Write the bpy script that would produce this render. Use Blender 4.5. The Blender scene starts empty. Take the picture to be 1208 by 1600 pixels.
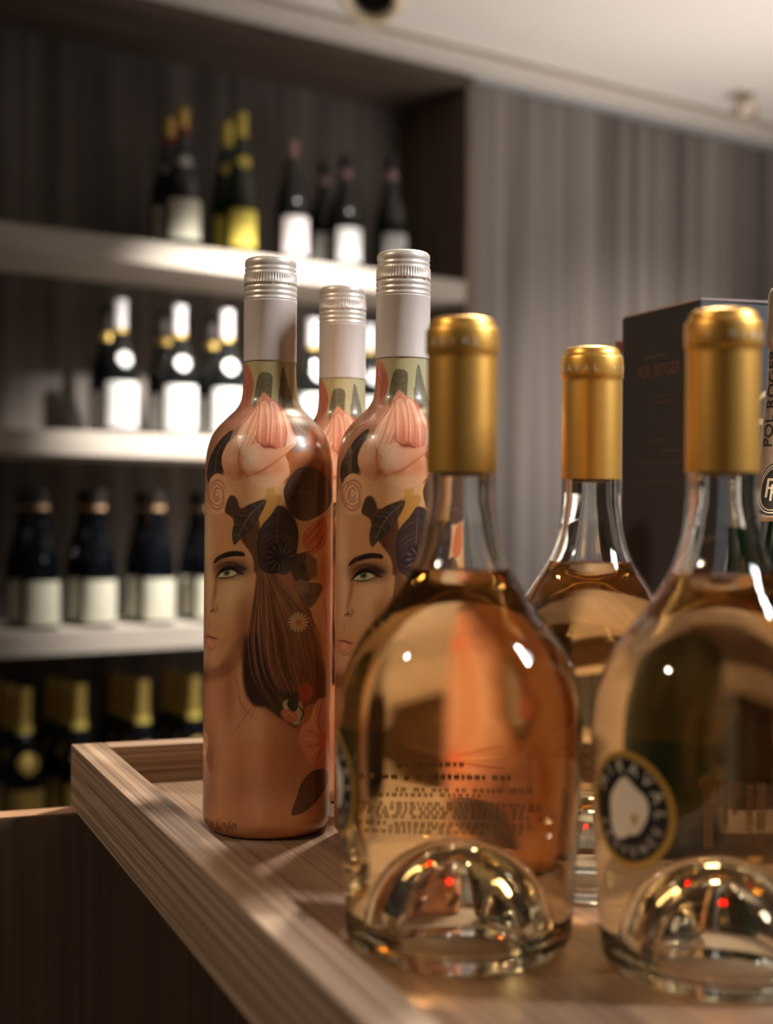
import bpy, bmesh, math, random
import numpy as np
from mathutils import Vector, Matrix

random.seed(7)
rng = np.random.default_rng(7)
SC = bpy.context.scene
COL = SC.collection
R = math.radians
CAMZ = 1.2                       # camera height; every "mm" helper below is relative to it
FOC = 50 / 36 * 1600             # focal length in pixels of the 1208x1600 frame
ROLL = R(0.4)

# ---------------------------------------------------------------- camera
cam_d = bpy.data.cameras.new('camera')
cam_d.lens = 50
cam_d.sensor_width = 36
cam_d.clip_start = 0.02
cam_d.dof.use_dof = True
cam_d.dof.focus_distance = 0.815
cam_d.dof.aperture_fstop = 5.2
cam = bpy.data.objects.new('camera', cam_d)
COL.objects.link(cam)
cam.matrix_world = Matrix.Translation((0, 0, CAMZ)) @ Matrix.Rotation(R(90), 4, 'X') @ Matrix.Rotation(ROLL, 4, 'Z')
SC.camera = cam

# ---------------------------------------------------------------- world, lights, exposure
SC.view_settings.view_transform = 'Standard'
SC.view_settings.look = 'None'
SC.view_settings.exposure = 0.0
SC.view_settings.gamma = 1.0
SC.view_settings.use_curve_mapping = False
w = bpy.data.worlds.new('world')
SC.world = w
w.use_nodes = True
bgn = w.node_tree.nodes['Background']
bgn.inputs[0].default_value = (1.0, 0.86, 0.72, 1)
bgn.inputs[1].default_value = 0.016
cy = SC.cycles
cy.max_bounces = 16
cy.transmission_bounces = 14
cy.glossy_bounces = 6
cy.diffuse_bounces = 4
cy.volume_bounces = 2
cy.caustics_reflective = True
cy.caustics_refractive = True
cy.blur_glossy = 0.3
cy.sample_clamp_indirect = 40
cy.use_denoising = True


def look(o, loc, target):
    o.location = loc
    o.rotation_euler = (Vector(target) - Vector(loc)).to_track_quat('-Z', 'Y').to_euler()


def mm(x, d, z):
    """millimetres: right of the camera axis, in front of the camera, above the camera"""
    return Vector((x / 1000, d / 1000, CAMZ + z / 1000))


def area(name, loc, target, sx, sy, watts, colour):
    l = bpy.data.lights.new(name, 'AREA')
    l.shape = 'RECTANGLE'
    l.size, l.size_y, l.energy, l.color = sx, sy, watts, colour
    o = bpy.data.objects.new(name, l)
    COL.objects.link(o)
    look(o, loc, target)
    return o


def spot(name, loc, target, watts, colour, angle, blend=0.5, radius=0.03):
    l = bpy.data.lights.new(name, 'SPOT')
    l.energy, l.color, l.spot_size, l.spot_blend, l.shadow_soft_size = watts, colour, R(angle), blend, radius
    o = bpy.data.objects.new(name, l)
    COL.objects.link(o)
    look(o, loc, target)
    return o


# shop window light and track spots around the tray
area('window_light', mm(1400, 376, 1090), mm(0, 770, -30), 0.16, 0.6, 11, (0.94, 0.96, 1.0)).data.spread = R(80)
spot('tray_spot_left', mm(-1350, 150, 1130), mm(-60, 780, -90), 50, (1.0, 0.80, 0.60), 48, 0.7, 0.05)
spot('tray_downlight_back', mm(330, 1750, 1190), mm(60, 700, -150), 230, (1.0, 0.86, 0.68), 50, 0.6, 0.08)
# ceiling spots aimed at the shelves
spot('shelf_spot_left', mm(60, 2700, 1195), mm(-420, 3430, 90), 330, (1.0, 0.94, 0.87), 43, 0.9, 0.035)
spot('shelf_spot_right', mm(330, 2900, 1195), mm(-210, 3560, 320), 230, (1.0, 0.94, 0.88), 40, 0.9, 0.035)
# unseen upward fill added to brighten the ceiling, and a wall spot for the veneer wall
area('ceiling_fill', mm(1300, 3150, -250), mm(850, 3350, 1215), 1.0, 1.0, 11.5, (1.0, 0.91, 0.84)).data.spread = R(112)
spot('wall_spot', mm(1450, 2300, 1150), mm(840, 4050, 0), 190, (1.0, 0.92, 0.85), 46, 1.0, 0.08)

# ---------------------------------------------------------------- materials


def s2l(c):
    return tuple(((v / 255) / 12.92 if v <= 10.3 else ((v / 255 + 0.055) / 1.055) ** 2.4) for v in c)


def mat(name, col, rough=0.5, metal=0.0, spec=0.5, coat=0.0, bump=None, vary=None):
    """plain surface with a little procedural variation; col is linear rgb"""
    m = bpy.data.materials.new(name)
    m.use_nodes = True
    nt = m.node_tree
    b = nt.nodes['Principled BSDF']
    b.inputs['Roughness'].default_value = rough
    b.inputs['Metallic'].default_value = metal
    b.inputs['Specular IOR Level'].default_value = spec
    b.inputs['Coat Weight'].default_value = coat
    b.inputs['Coat Roughness'].default_value = 0.05
    tc = nt.nodes.new('ShaderNodeTexCoord')
    n = nt.nodes.new('ShaderNodeTexNoise')
    n.inputs['Scale'].default_value = vary[0] if vary else 60
    n.inputs['Detail'].default_value = 3
    nt.links.new(tc.outputs['Object'], n.inputs['Vector'])
    mx = nt.nodes.new('ShaderNodeMix')
    mx.data_type = 'RGBA'
    a = vary[1] if vary else 0.06
    mx.inputs[6].default_value = tuple(c * (1 - a) for c in col) + (1,)
    mx.inputs[7].default_value = tuple(min(1, c * (1 + a)) for c in col) + (1,)
    nt.links.new(n.outputs['Fac'], mx.inputs[0])
    nt.links.new(mx.outputs[2], b.inputs['Base Color'])
    if bump:
        bp = nt.nodes.new('ShaderNodeBump')
        bp.inputs['Strength'].default_value = bump[1]
        bp.inputs['Distance'].default_value = 0.001
        n2 = nt.nodes.new('ShaderNodeTexNoise')
        n2.inputs['Scale'].default_value = bump[0]
        nt.links.new(tc.outputs['Object'], n2.inputs['Vector'])
        nt.links.new(n2.outputs['Fac'], bp.inputs['Height'])
        nt.links.new(bp.outputs['Normal'], b.inputs['Normal'])
    return m


def wood(name, dark, light, axis, grain=420, stretch=0.012, rough=0.55, bump=0.25, broad=0.35, streak=0.65):
    """veneer: thin pore lines along one local axis, plus broad colour bands"""
    m = bpy.data.materials.new(name)
    m.use_nodes = True
    nt = m.node_tree
    b = nt.nodes['Principled BSDF']
    b.inputs['Roughness'].default_value = rough
    b.inputs['Specular IOR Level'].default_value = 0.35
    tc = nt.nodes.new('ShaderNodeTexCoord')
    info = nt.nodes.new('ShaderNodeObjectInfo')
    off = nt.nodes.new('ShaderNodeVectorMath')
    off.operation = 'ADD'
    sc = nt.nodes.new('ShaderNodeVectorMath')
    sc.operation = 'SCALE'
    sc.inputs['Scale'].default_value = 7.0
    cmb = nt.nodes.new('ShaderNodeCombineXYZ')
    for i in range(3):
        nt.links.new(info.outputs['Random'], cmb.inputs[i])
    nt.links.new(cmb.outputs[0], sc.inputs[0])
    nt.links.new(tc.outputs['Object'], off.inputs[0])
    nt.links.new(sc.outputs[0], off.inputs[1])

    def noise(scale, st, detail, dist=0.0):
        mp = nt.nodes.new('ShaderNodeMapping')
        s = [scale] * 3
        s['XYZ'.index(axis)] = scale * st
        mp.inputs['Scale'].default_value = s
        nt.links.new(off.outputs[0], mp.inputs['Vector'])
        n = nt.nodes.new('ShaderNodeTexNoise')
        n.inputs['Scale'].default_value = 1.0
        n.inputs['Detail'].default_value = detail
        n.inputs['Distortion'].default_value = dist
        nt.links.new(mp.outputs[0], n.inputs['Vector'])
        return n.outputs['Fac']
    fine = noise(grain, stretch, 2.0)
    wide = noise(grain * 0.07, stretch * 3, 2.5, 0.3)

    def ramp(src, lo, hi):
        r = nt.nodes.new('ShaderNodeMapRange')
        r.inputs[1].default_value, r.inputs[2].default_value = lo, hi
        nt.links.new(src, r.inputs[0])
        return r.outputs[0]
    f = ramp(fine, 0.38, 0.62)
    g = ramp(wide, 0.3, 0.7)
    m1 = nt.nodes.new('ShaderNodeMath')
    m1.operation = 'MULTIPLY'
    m1.inputs[1].default_value = streak
    nt.links.new(f, m1.inputs[0])
    m2 = nt.nodes.new('ShaderNodeMath')
    m2.operation = 'MULTIPLY_ADD'
    m2.inputs[1].default_value = broad
    nt.links.new(g, m2.inputs[0])
    nt.links.new(m1.outputs[0], m2.inputs[2])
    mx = nt.nodes.new('ShaderNodeMix')
    mx.data_type = 'RGBA'
    mx.inputs[6].default_value = tuple(dark) + (1,)
    mx.inputs[7].default_value = tuple(light) + (1,)
    nt.links.new(m2.outputs[0], mx.inputs[0])
    nt.links.new(mx.outputs[2], b.inputs['Base Color'])
    bp = nt.nodes.new('ShaderNodeBump')
    bp.inputs['Strength'].default_value = bump
    bp.inputs['Distance'].default_value = 0.0006
    nt.links.new(f, bp.inputs['Height'])
    nt.links.new(bp.outputs['Normal'], b.inputs['Normal'])
    return m


def glass(name, ior, colour=(1, 1, 1), volume=None, rough=0.0):
    m = bpy.data.materials.new(name)
    m.use_nodes = True
    nt = m.node_tree
    nt.nodes.remove(nt.nodes['Principled BSDF'])
    g = nt.nodes.new('ShaderNodeBsdfGlass')
    g.inputs['IOR'].default_value = ior
    g.inputs['Color'].default_value = tuple(colour) + (1,)
    g.inputs['Roughness'].default_value = rough
    out = nt.nodes['Material Output']
    nt.links.new(g.outputs[0], out.inputs['Surface'])
    if volume:
        v = nt.nodes.new('ShaderNodeVolumeAbsorption')
        v.inputs['Color'].default_value = tuple(volume[0]) + (1,)
        v.inputs['Density'].default_value = volume[1]
        nt.links.new(v.outputs[0], out.inputs['Volume'])
    return m


WINE_VOL = ((0.98, 0.745, 0.27), 16.0)
M = dict(
    wall_panel=wood('grey_veneer', (0.085, 0.070, 0.062), (0.31, 0.270, 0.245), 'Z', grain=24, stretch=0.02, rough=0.6, bump=0.1, broad=0.45, streak=0.55),
    alcove_panel=wood('shaded_grey_veneer', (0.075, 0.063, 0.056), (0.21, 0.182, 0.162), 'Z', grain=26, stretch=0.02, rough=0.6, bump=0.1, broad=0.5, streak=0.5),  # wall veneer darkened: the alcove's shade is put into the colour
    shelf_wood=wood('pale_veneer', (0.44, 0.38, 0.32), (0.60, 0.53, 0.46), 'X', grain=160, stretch=0.03, rough=0.5, bump=0.1),
    dark_wood=wood('brown_veneer', (0.05, 0.035, 0.025), (0.13, 0.092, 0.066), 'X', grain=90, stretch=0.03, rough=0.6, bump=0.1),
    rim_x=wood('tray_oak_x', (0.15, 0.090, 0.055), (0.50, 0.345, 0.235), 'X', grain=460, stretch=0.0055, rough=0.5, bump=0.45, broad=0.3, streak=0.58),
    rim_y=wood('tray_oak_y', (0.15, 0.090, 0.055), (0.50, 0.345, 0.235), 'Y', grain=460, stretch=0.0055, rough=0.5, bump=0.45, broad=0.3, streak=0.58),
    tray_floor=wood('tray_floor_oak', (0.12, 0.070, 0.043), (0.29, 0.185, 0.120), 'Y', grain=420, stretch=0.007, rough=0.45, bump=0.3, broad=0.25, streak=0.6),
    side_wood=wood('side_panel_walnut', (0.10, 0.072, 0.052), (0.21, 0.155, 0.115), 'Z', grain=60, stretch=0.03, rough=0.55, bump=0.1),
    counter=wood('counter_walnut', (0.13, 0.086, 0.060), (0.27, 0.182, 0.128), 'Z', grain=150, stretch=0.02, rough=0.55, bump=0.1, broad=0.7, streak=0.3),
    counter_edge=wood('counter_edge_oak', (0.36, 0.19, 0.105), (0.52, 0.31, 0.19), 'X', grain=300, stretch=0.015, rough=0.5, bump=0.2),
    ceiling=mat('ceiling_plaster', (0.82, 0.77, 0.71), 0.9, vary=(3, 0.03)),
    cornice=mat('cornice_paint', (0.70, 0.64, 0.58), 0.7),
    reveal=mat('reveal_metal', (0.42, 0.44, 0.48), 0.35, metal=0.6),
    floor=mat('floor_stone', (0.16, 0.13, 0.11), 0.45, vary=(4, 0.2)),
    clear=glass('clear_glass', 1.5, (0.985, 0.995, 0.99)),
    wine_side=glass('rose_wine_side', 1.34 / 1.5, (1, 1, 1), WINE_VOL),
    wine_top=glass('rose_wine_top', 1.34, (1, 1, 1), WINE_VOL),
    gold=mat('gold_foil', (0.88, 0.47, 0.10), 0.40, metal=0.8, bump=(900, 0.04), vary=(200, 0.05)),
    gold_print=mat('gold_ink', (0.62, 0.37, 0.07), 0.4, metal=0.4),
    silver_print=mat('silver_ink', (0.92, 0.86, 0.70), 0.4, metal=0.3),
    cork=mat('cork', (0.52, 0.32, 0.17), 0.85, vary=(300, 0.3)),
    label_black=mat('label_black', (0.012, 0.010, 0.010), 0.45),
    label_cream=mat('label_cream', (0.80, 0.70, 0.55), 0.6),
    fine_print=mat('fine_print', (0.46, 0.31, 0.15), 0.6),
    pearl=mat('pearl_cap', (0.76, 0.67, 0.58), 0.40, metal=0.35, spec=0.5),
    pearl_matt=mat('pearl_sleeve', (0.70, 0.61, 0.55), 0.46, metal=0.10),
    carton=mat('charcoal_carton', (0.044, 0.041, 0.041), 0.5, vary=(40, 0.15)),
    carton_edge=mat('carton_edge', (0.42, 0.33, 0.29), 0.7),
    carton_in=mat('carton_inside', (0.03, 0.05, 0.035), 0.7),
    copper_ink=mat('copper_ink', (0.20, 0.095, 0.050), 0.5, metal=0.2),
    pale_gold_ink=mat('pale_gold_ink', (0.62, 0.50, 0.26), 0.5),
    salmon=mat('salmon_board', (0.62, 0.30, 0.20), 0.7),
    champ_foil=mat('champagne_foil', (0.52, 0.42, 0.34), 0.40, metal=0.7, bump=(260, 0.3)),
    ink_black=mat('black_ink', (0.012, 0.011, 0.011), 0.5),
    green_glass=mat('green_glass', (0.003, 0.017, 0.005), 0.06, spec=0.6),
    sticker=mat('sticker_paper', (0.78, 0.70, 0.58), 0.6),
    dark_bottle=mat('dark_bottle_glass', (0.006, 0.007, 0.007), 0.035, spec=0.6),
    olive_bottle=mat('olive_bottle_glass', (0.010, 0.022, 0.006), 0.035, spec=0.6),
    blue_bottle=mat('blue_black_glass', (0.003, 0.004, 0.006), 0.05, spec=0.6),
    paper_white=mat('white_label_paper', (0.84, 0.83, 0.80), 0.6),
    paper_cream=mat('cream_label_paper', (0.74, 0.71, 0.56), 0.6),
    paper_pink=mat('pinkish_label_paper', (0.72, 0.64, 0.64), 0.6),
    paper_yellow=mat('yellow_label_paper', (0.78, 0.63, 0.10), 0.55),
    paper_grey=mat('grey_label_paper', (0.60, 0.60, 0.58), 0.6),
    foil_gold=mat('bottle_gold_foil', (0.70, 0.48, 0.13), 0.4, metal=0.7),
    foil_yellow=mat('bottle_yellow_foil', (0.72, 0.58, 0.12), 0.45, metal=0.4),
    foil_red=mat('bottle_red_foil', (0.30, 0.022, 0.015), 0.4, metal=0.2),
    foil_white=mat('bottle_white_foil', (0.78, 0.74, 0.76), 0.4, metal=0.2),
    foil_pink=mat('bottle_pink_foil', (0.40, 0.25, 0.25), 0.4, metal=0.3),
    foil_black=mat('bottle_black_foil', (0.03, 0.024, 0.022), 0.35),
    fixture_ring=mat('fixture_ring', (0.84, 0.70, 0.50), 0.3),
    fixture_white=mat('fixture_white', (0.80, 0.76, 0.70), 0.3),
    fixture_black=mat('fixture_black', (0.012, 0.009, 0.008), 0.5),
    fixture_cream=mat('fixture_cream', (0.60, 0.48, 0.36), 0.35),
)
_art = bpy.data.materials.new('printed_bottle_art')     # colours of the print come from the mesh's colour attribute
_art.use_nodes = True
_b = _art.node_tree.nodes['Principled BSDF']
_b.inputs['Roughness'].default_value = 0.32
_b.inputs['Specular IOR Level'].default_value = 0.45
_b.inputs['Coat Weight'].default_value = 0.55
_b.inputs['Coat Roughness'].default_value = 0.03
_a = _art.node_tree.nodes.new('ShaderNodeVertexColor')
_a.layer_name = 'print'
_art.node_tree.links.new(_a.outputs['Color'], _b.inputs['Base Color'])
M['art'] = _art

# ---------------------------------------------------------------- builders


def tag(o, label=None, cat=None, group=None, kind=None):
    for k, v in (('label', label), ('category', cat), ('group', group), ('kind', kind)):
        if v:
            o[k] = v
    return o


def empty(name, loc=(0, 0, 0), rz=0.0):
    o = bpy.data.objects.new(name, None)
    o.empty_display_size = 0.02
    COL.objects.link(o)
    o.location = loc
    o.rotation_euler = (0, 0, rz)
    return o


def put(name, me, material, parent=None):
    if material is not None:
        mats = material if isinstance(material, (list, tuple)) else [material]
        for m in mats:
            me.materials.append(m)
    o = bpy.data.objects.new(name, me)
    COL.objects.link(o)
    if parent is not None:
        o.parent = parent
    return o


def raw_mesh(name, verts, faces, smooth=False):
    me = bpy.data.meshes.new(name)
    me.from_pydata([tuple(v) for v in verts], [], faces)
    if smooth:
        me.polygons.foreach_set('use_smooth', [True] * len(me.polygons))
    me.update()
    return me


def box_mesh(name, x0, x1, y0, y1, z0, z1, bevel=0.0008, segs=2):
    bm = bmesh.new()
    bmesh.ops.create_cube(bm, size=1)
    for v in bm.verts:
        v.co = Vector(((x0 + x1) / 2 + v.co.x * (x1 - x0), (y0 + y1) / 2 + v.co.y * (y1 - y0), (z0 + z1) / 2 + v.co.z * (z1 - z0)))
    if bevel:
        bmesh.ops.bevel(bm, geom=bm.edges[:], offset=bevel, segments=segs, affect='EDGES', profile=0.5)
    me = bpy.data.meshes.new(name)
    bm.to_mesh(me)
    bm.free()
    return me


def box(name, x0, x1, y0, y1, z0, z1, material, parent=None, bevel=0.0008):
    return put(name, box_mesh(name, x0, x1, y0, y1, z0, z1, bevel), material, parent)


def pchip(xs, ys, x):
    """monotone cubic through the profile points"""
    xs, ys = np.asarray(xs, float), np.asarray(ys, float)
    h = np.diff(xs)
    d = np.diff(ys) / h
    m = np.zeros(len(xs))
    m[0], m[-1] = d[0], d[-1]
    for i in range(1, len(xs) - 1):
        if d[i - 1] * d[i] > 0:
            w1, w2 = 2 * h[i] + h[i - 1], h[i] + 2 * h[i - 1]
            m[i] = (w1 + w2) / (w1 / d[i - 1] + w2 / d[i])
    i = np.clip(np.searchsorted(xs, x) - 1, 0, len(xs) - 2)
    t = (x - xs[i]) / h[i]
    return ((1 + 2 * t) * (1 - t) ** 2 * ys[i] + t * (1 - t) ** 2 * h[i] * m[i] + t * t * (3 - 2 * t) * ys[i + 1] + t * t * (t - 1) * h[i] * m[i + 1])


def arc(cx, cz, r, a0, a1, n=6):
    return [(cx + r * math.cos(R(a0 + (a1 - a0) * i / n)), cz + r * math.sin(R(a0 + (a1 - a0) * i / n))) for i in range(n + 1)]


def lathe(name, prof, segs=64, smooth=True, slots=None, sharp=None):
    """prof: (radius mm, height mm) from bottom to top going round the outside; slots: material index per profile segment"""
    verts, faces, mi, rows = [], [], [], []
    for r, z in prof:
        if r < 1e-6:
            rows.append([len(verts)])
            verts.append((0, 0, z / 1000))
        else:
            rows.append(list(range(len(verts), len(verts) + segs)))
            for k in range(segs):
                a = 2 * math.pi * k / segs
                verts.append((r / 1000 * math.cos(a), r / 1000 * math.sin(a), z / 1000))
    for i in range(len(rows) - 1):
        a, b = rows[i], rows[i + 1]
        for k in range(segs):
            k2 = (k + 1) % segs
            if len(a) == 1 and len(b) == 1:
                continue
            if len(a) == 1:
                faces.append((a[0], b[k2], b[k]))
            elif len(b) == 1:
                faces.append((a[k], a[k2], b[0]))
            else:
                faces.append((a[k], a[k2], b[k2], b[k]))
            mi.append(slots[i] if slots else 0)
    me = raw_mesh(name, verts, faces, smooth)
    me.polygons.foreach_set('material_index', mi)
    if sharp:
        me.set_sharp_from_angle(angle=R(sharp))
    return me


def on_surface(rfun, az, z, off=0.25):
    """point on a bottle wall: az in degrees from the side facing the camera (-Y), positive to the right; mm in, metres out"""
    r = rfun(z) + off
    a = R(az)
    return (r / 1000 * math.sin(a), -r / 1000 * math.cos(a), z / 1000)


def wrap(name, pts, faces, rfun, az, z0, off=0.25, smooth=True, rref=None):
    """flat (u, v) mm drawing wrapped onto a bottle wall round azimuth az, height z0"""
    rr = rref or rfun(z0)
    vs = [on_surface(rfun, az + math.degrees(u / rr), z0 + v, off) for u, v in pts]
    return raw_mesh(name, vs, faces, smooth)


def ring_grid(ru0, rv0, ru1, rv1, n=56, k=3):
    """annulus (or disc when the inner radii are 0) as a flat grid"""
    pts, faces = [], []
    for j in range(k + 1):
        t = j / k
        for i in range(n):
            a = 2 * math.pi * i / n
            pts.append(((ru0 + (ru1 - ru0) * t) * math.cos(a), (rv0 + (rv1 - rv0) * t) * math.sin(a)))
    for j in range(k):
        for i in range(n):
            i2 = (i + 1) % n
            faces.append((j * n + i, (j + 1) * n + i, (j + 1) * n + i2, j * n + i2))
    return pts, faces


def rect_grid(u0, u1, v0, v1, nu=10, nv=2):
    pts = [(u0 + (u1 - u0) * i / nu, v0 + (v1 - v0) * j / nv) for j in range(nv + 1) for i in range(nu + 1)]
    faces = [(j * (nu + 1) + i, j * (nu + 1) + i + 1, (j + 1) * (nu + 1) + i + 1, (j + 1) * (nu + 1) + i) for j in range(nv) for i in range(nu)]
    return pts, faces


_glyphs = {}


def glyph(ch, height):
    """flat outline mesh of a word from Blender's built-in font: (verts, faces, width), baseline at 0, mm"""
    if ch not in _glyphs:
        cu = bpy.data.curves.new('t', 'FONT')
        cu.body = ch
        cu.size = 1.0
        cu.resolution_u = 3
        ob = bpy.data.objects.new('t', cu)
        COL.objects.link(ob)
        dg = bpy.context.evaluated_depsgraph_get()
        dg.update()
        me = bpy.data.meshes.new_from_object(ob.evaluated_get(dg))
        vs = [(v.co.x, v.co.y) for v in me.vertices]
        fs = [tuple(p.vertices) for p in me.polygons]
        bpy.data.objects.remove(ob)
        bpy.data.curves.remove(cu)
        bpy.data.meshes.remove(me)
        _glyphs[ch] = (vs, fs)
    vs, fs = _glyphs[ch]
    k = height / 0.70
    x0 = min(v[0] for v in vs)
    x1 = max(v[0] for v in vs)
    return [((x - x0) * k, y * k) for x, y in vs], fs, (x1 - x0) * k


class Flat:
    """collects flat (u, v) pieces"""

    def __init__(self):
        self.p, self.f = [], []

    def add(self, pts, faces):
        n = len(self.p)
        self.p += list(pts)
        self.f += [tuple(i + n for i in f) for f in faces]

    def text(self, s, h, u, v, ang=0.0, centre=True, squash=1.0):
        pts, fs, wd = glyph(s, h)
        c, sn = math.cos(R(ang)), math.sin(R(ang))
        out = []
        for x, y in pts:
            x = (x - (wd / 2 if centre else 0)) * squash
            out.append((u + x * c - y * sn, v + x * sn + y * c))
        self.add(out, fs)


def copy_tree(o, parent=None):
    c = o.copy()
    COL.objects.link(c)
    if parent is not None:
        c.parent = parent
    for ch in o.children:
        copy_tree(ch, c)
    return c


# ---------------------------------------------------------------- shelf wall coordinates
KW = 0.718                                     # wall runs away to the right: depth gained per mm to the right
UX, UY = 0.812, 0.583                          # along the wall
ANG = math.atan2(UY, UX)
C_FRONT, C_BACK = 3650.0, 4019.0
RIGHT_EDGE_PX = 735


def wall_pt(px, c, z, py=800):
    """point on the plane parallel to the shelf wall (c = its depth on the camera axis) seen in pixel column px"""
    x0 = (px - 604) + math.sin(ROLL) * (py - 800)
    t = x0 / FOC
    d = c / (1 - KW * t)
    return mm(t * d, d, z)


# local frame of the wall: origin where the front plane meets the pilaster edge, +x along the wall, +y into the wall
W0 = wall_pt(RIGHT_EDGE_PX, C_FRONT, 0)
W0.z = 0


def wl(x, y, z):
    return Vector((W0.x + UX * x - UY * y, W0.y + UY * x + UX * y, z))


ALC = 0.300                                    # alcove depth
Z_BEAM = CAMZ + 1.141
Z_CEIL = CAMZ + 1.215
SHELF_Z = [CAMZ + h / 1000 for h in (618, 176, -266, -708)]
X_LEFT = -2.05

# ---------------------------------------------------------------- large structure
fl = box('floor', -5, 6, -3, 8, -0.05, 0, M['floor'], None, 0)
tag(fl, kind='structure')
ce = box('ceiling', -5, 6, -3, 8, Z_CEIL, Z_CEIL + 0.05, M['ceiling'], None, 0)
tag(ce, kind='structure')

wall = empty('wall_back', W0, ANG)
tag(wall, kind='structure')
# veneer boards to the right of the alcove, each its own piece with a narrow joint
x = 0.0
widths = [0.115, 0.10, 0.125, 0.16, 0.12, 0.15, 0.11, 0.15, 0.13, 0.14, 0.12, 0.15, 0.14, 0.13, 0.15, 0.14, 0.12, 0.15]
for i, wd in enumerate(widths):
    box('panel', x + 0.0008, x + wd - 0.0008, 0.0 + 0.0012 * (i % 3), 0.03, 0.0, Z_BEAM + 0.012, M['wall_panel'], wall, 0.001)
    x += wd
X_RIGHT = x
box('backing', -0.0, X_RIGHT, 0.03, 0.06, 0, Z_CEIL, M['dark_wood'], wall, 0)
box('reveal_strip', 0.0, X_RIGHT, -0.004, 0.03, Z_BEAM + 0.0125, Z_BEAM + 0.030, M['reveal'], wall, 0.001)
cor = empty('trim_1', W0, ANG)
tag(cor, kind='structure')
box('cornice_board', X_LEFT, X_RIGHT, -0.075, 0.06, Z_BEAM + 0.031, Z_CEIL - 0.012, M['cornice'], cor, 0.004)
box('cornice_step', X_LEFT, X_RIGHT, -0.060, 0.06, Z_CEIL - 0.012, Z_CEIL, M['cornice'], cor, 0)

# ---------------------------------------------------------------- alcove shelving
shelving = empty('wall_shelving', W0, ANG)
tag(shelving, 'tall built-in alcove shelving with thick pale shelves and grey wood back', 'shelving')
x = X_LEFT
i = 0
while x < -0.021:
    wd = min([0.12, 0.15, 0.10, 0.13][i % 4], -0.02 - x)
    box('back_board', x + 0.0006, x + wd - 0.0006, ALC + 0.001 * (i % 2), ALC + 0.02, 0.0, Z_BEAM, M['alcove_panel'], shelving, 0.0008)
    x += wd
    i += 1
box('side_panel', -0.02, -0.0005, 0.0, ALC + 0.02, 0.0, Z_BEAM + 0.012, M['side_wood'], shelving, 0.001)
box('top_panel', X_LEFT, -0.0205, 0.0, ALC + 0.02, Z_BEAM, Z_BEAM + 0.03, M['dark_wood'], shelving, 0.001)
for z in SHELF_Z:
    box('shelf', X_LEFT, -0.021, 0.0, ALC - 0.001, z - 0.055, z, M['shelf_wood'], shelving, 0.002)

# ---------------------------------------------------------------- display tray and counter
T_ANG = math.atan2(0.367, 0.930)
tray_origin = mm(-213, 965, -201)
tray = empty('display_tray', tray_origin, T_ANG)
tag(tray, 'shallow oak display tray with raised rim holding the bottles', 'tray')
TW, TL, TH, RT = 0.72, 0.84, 0.042, 0.022
box('rim', 0, RT, -TL, 0, 0, TH, M['rim_y'], tray, 0.0008)
box('rim', TW - RT, TW, -TL, 0, 0, TH, M['rim_y'], tray, 0.0008)
box('rim', RT + 0.0002, TW - RT - 0.0002, -RT, 0, 0, TH, M['rim_x'], tray, 0.0008)
box('rim', RT + 0.0002, TW - RT - 0.0002, -TL, -TL + RT, 0, TH, M['rim_x'], tray, 0.0008)
box('floor_board', RT + 0.0002, TW - RT - 0.0002, -TL + RT, -RT, 0.002, 0.0178, M['tray_floor'], tray, 0)
FLOOR_Z = tray_origin.z + 0.0178


def tray_pt(x, d):
    return Vector((x / 1000, d / 1000, FLOOR_Z + 0.0002))


counter = empty('display_counter', (tray_origin.x, tray_origin.y, 0), T_ANG)
tag(counter, 'dark walnut counter panels with a thin oak edge under the tray', 'counter')
ct = tray_origin.z - 0.0003
box('back_panel', -1.1, TW, -0.0195, 0, 0.0, ct - 0.0015, M['counter'], counter, 0.0005)
box('edge_strip', -1.1, TW, -0.0195, 0, ct - 0.0015, ct, M['counter_edge'], counter, 0.0003)
box('side_panel', 0.14, 0.16, -TL + 0.06, -0.020, 0.0, ct, M['counter'], counter, 0.0005)
box('side_panel', TW - 0.06, TW - 0.04, -TL + 0.06, -0.020, 0.0, ct, M['counter'], counter, 0.0005)

# ---------------------------------------------------------------- clear rose wine bottles (squat, deep punt, gold capsule)
# outer silhouette, mm: height -> radius
MZ = [9, 20, 32, 55, 73, 84, 94, 105, 117, 127, 136.6, 141, 147.5, 156.5, 164, 170.6, 179.6, 190, 266]
MR = [47.9, 48.6, 49.2, 50.6, 51.6, 51.9, 51.8, 50.8, 47.6, 42.9, 35.9, 31.9, 27.6, 21.6, 18.2, 16.4, 14.9, 14.3, 14.2]


def m_r(z):
    return float(pchip(MZ, MR, np.clip(z, 9, 266)))


WALL, LEVEL = 3.4, 157.0


def dome(rb, h, n):
    """punt: bell shaped, from its rim up to the apex"""
    out = []
    for i in range(n + 1):
        t = math.sin(math.pi / 2 * i / n)
        out.append((rb * max(0.0, 1 - t ** 2.2) ** 0.5, h * t))
    out[-1] = (0.0, h)
    return out


outer = [(r, z) for r, z in reversed(dome(26.0, 42.5, 24))]                 # punt seen from below, apex first
outer = [(r, z + 2.4) for r, z in outer]
outer += [(29.0, 1.4), (32.5, 0.6), (35.5, 0.15), (38.5, 0.0), (41.5, 0.4), (44.3, 1.8), (46.4, 4.2), (47.5, 6.8)]
outer += [(m_r(z), z) for z in np.concatenate([np.arange(9, 60, 6), np.arange(60, 150, 2.5), np.arange(150, 192, 2.0), [205, 225, 245, 254]])]
outer += [(13.9, 257.6), (12.4, 258.6), (11.0, 258.4), (10.2, 257)]


def inner_r(z):
    return m_r(z) - WALL - (1.0 if z > 185 else 0) * min(1, max(0, (z - 170) / 15)) * 0.6


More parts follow.
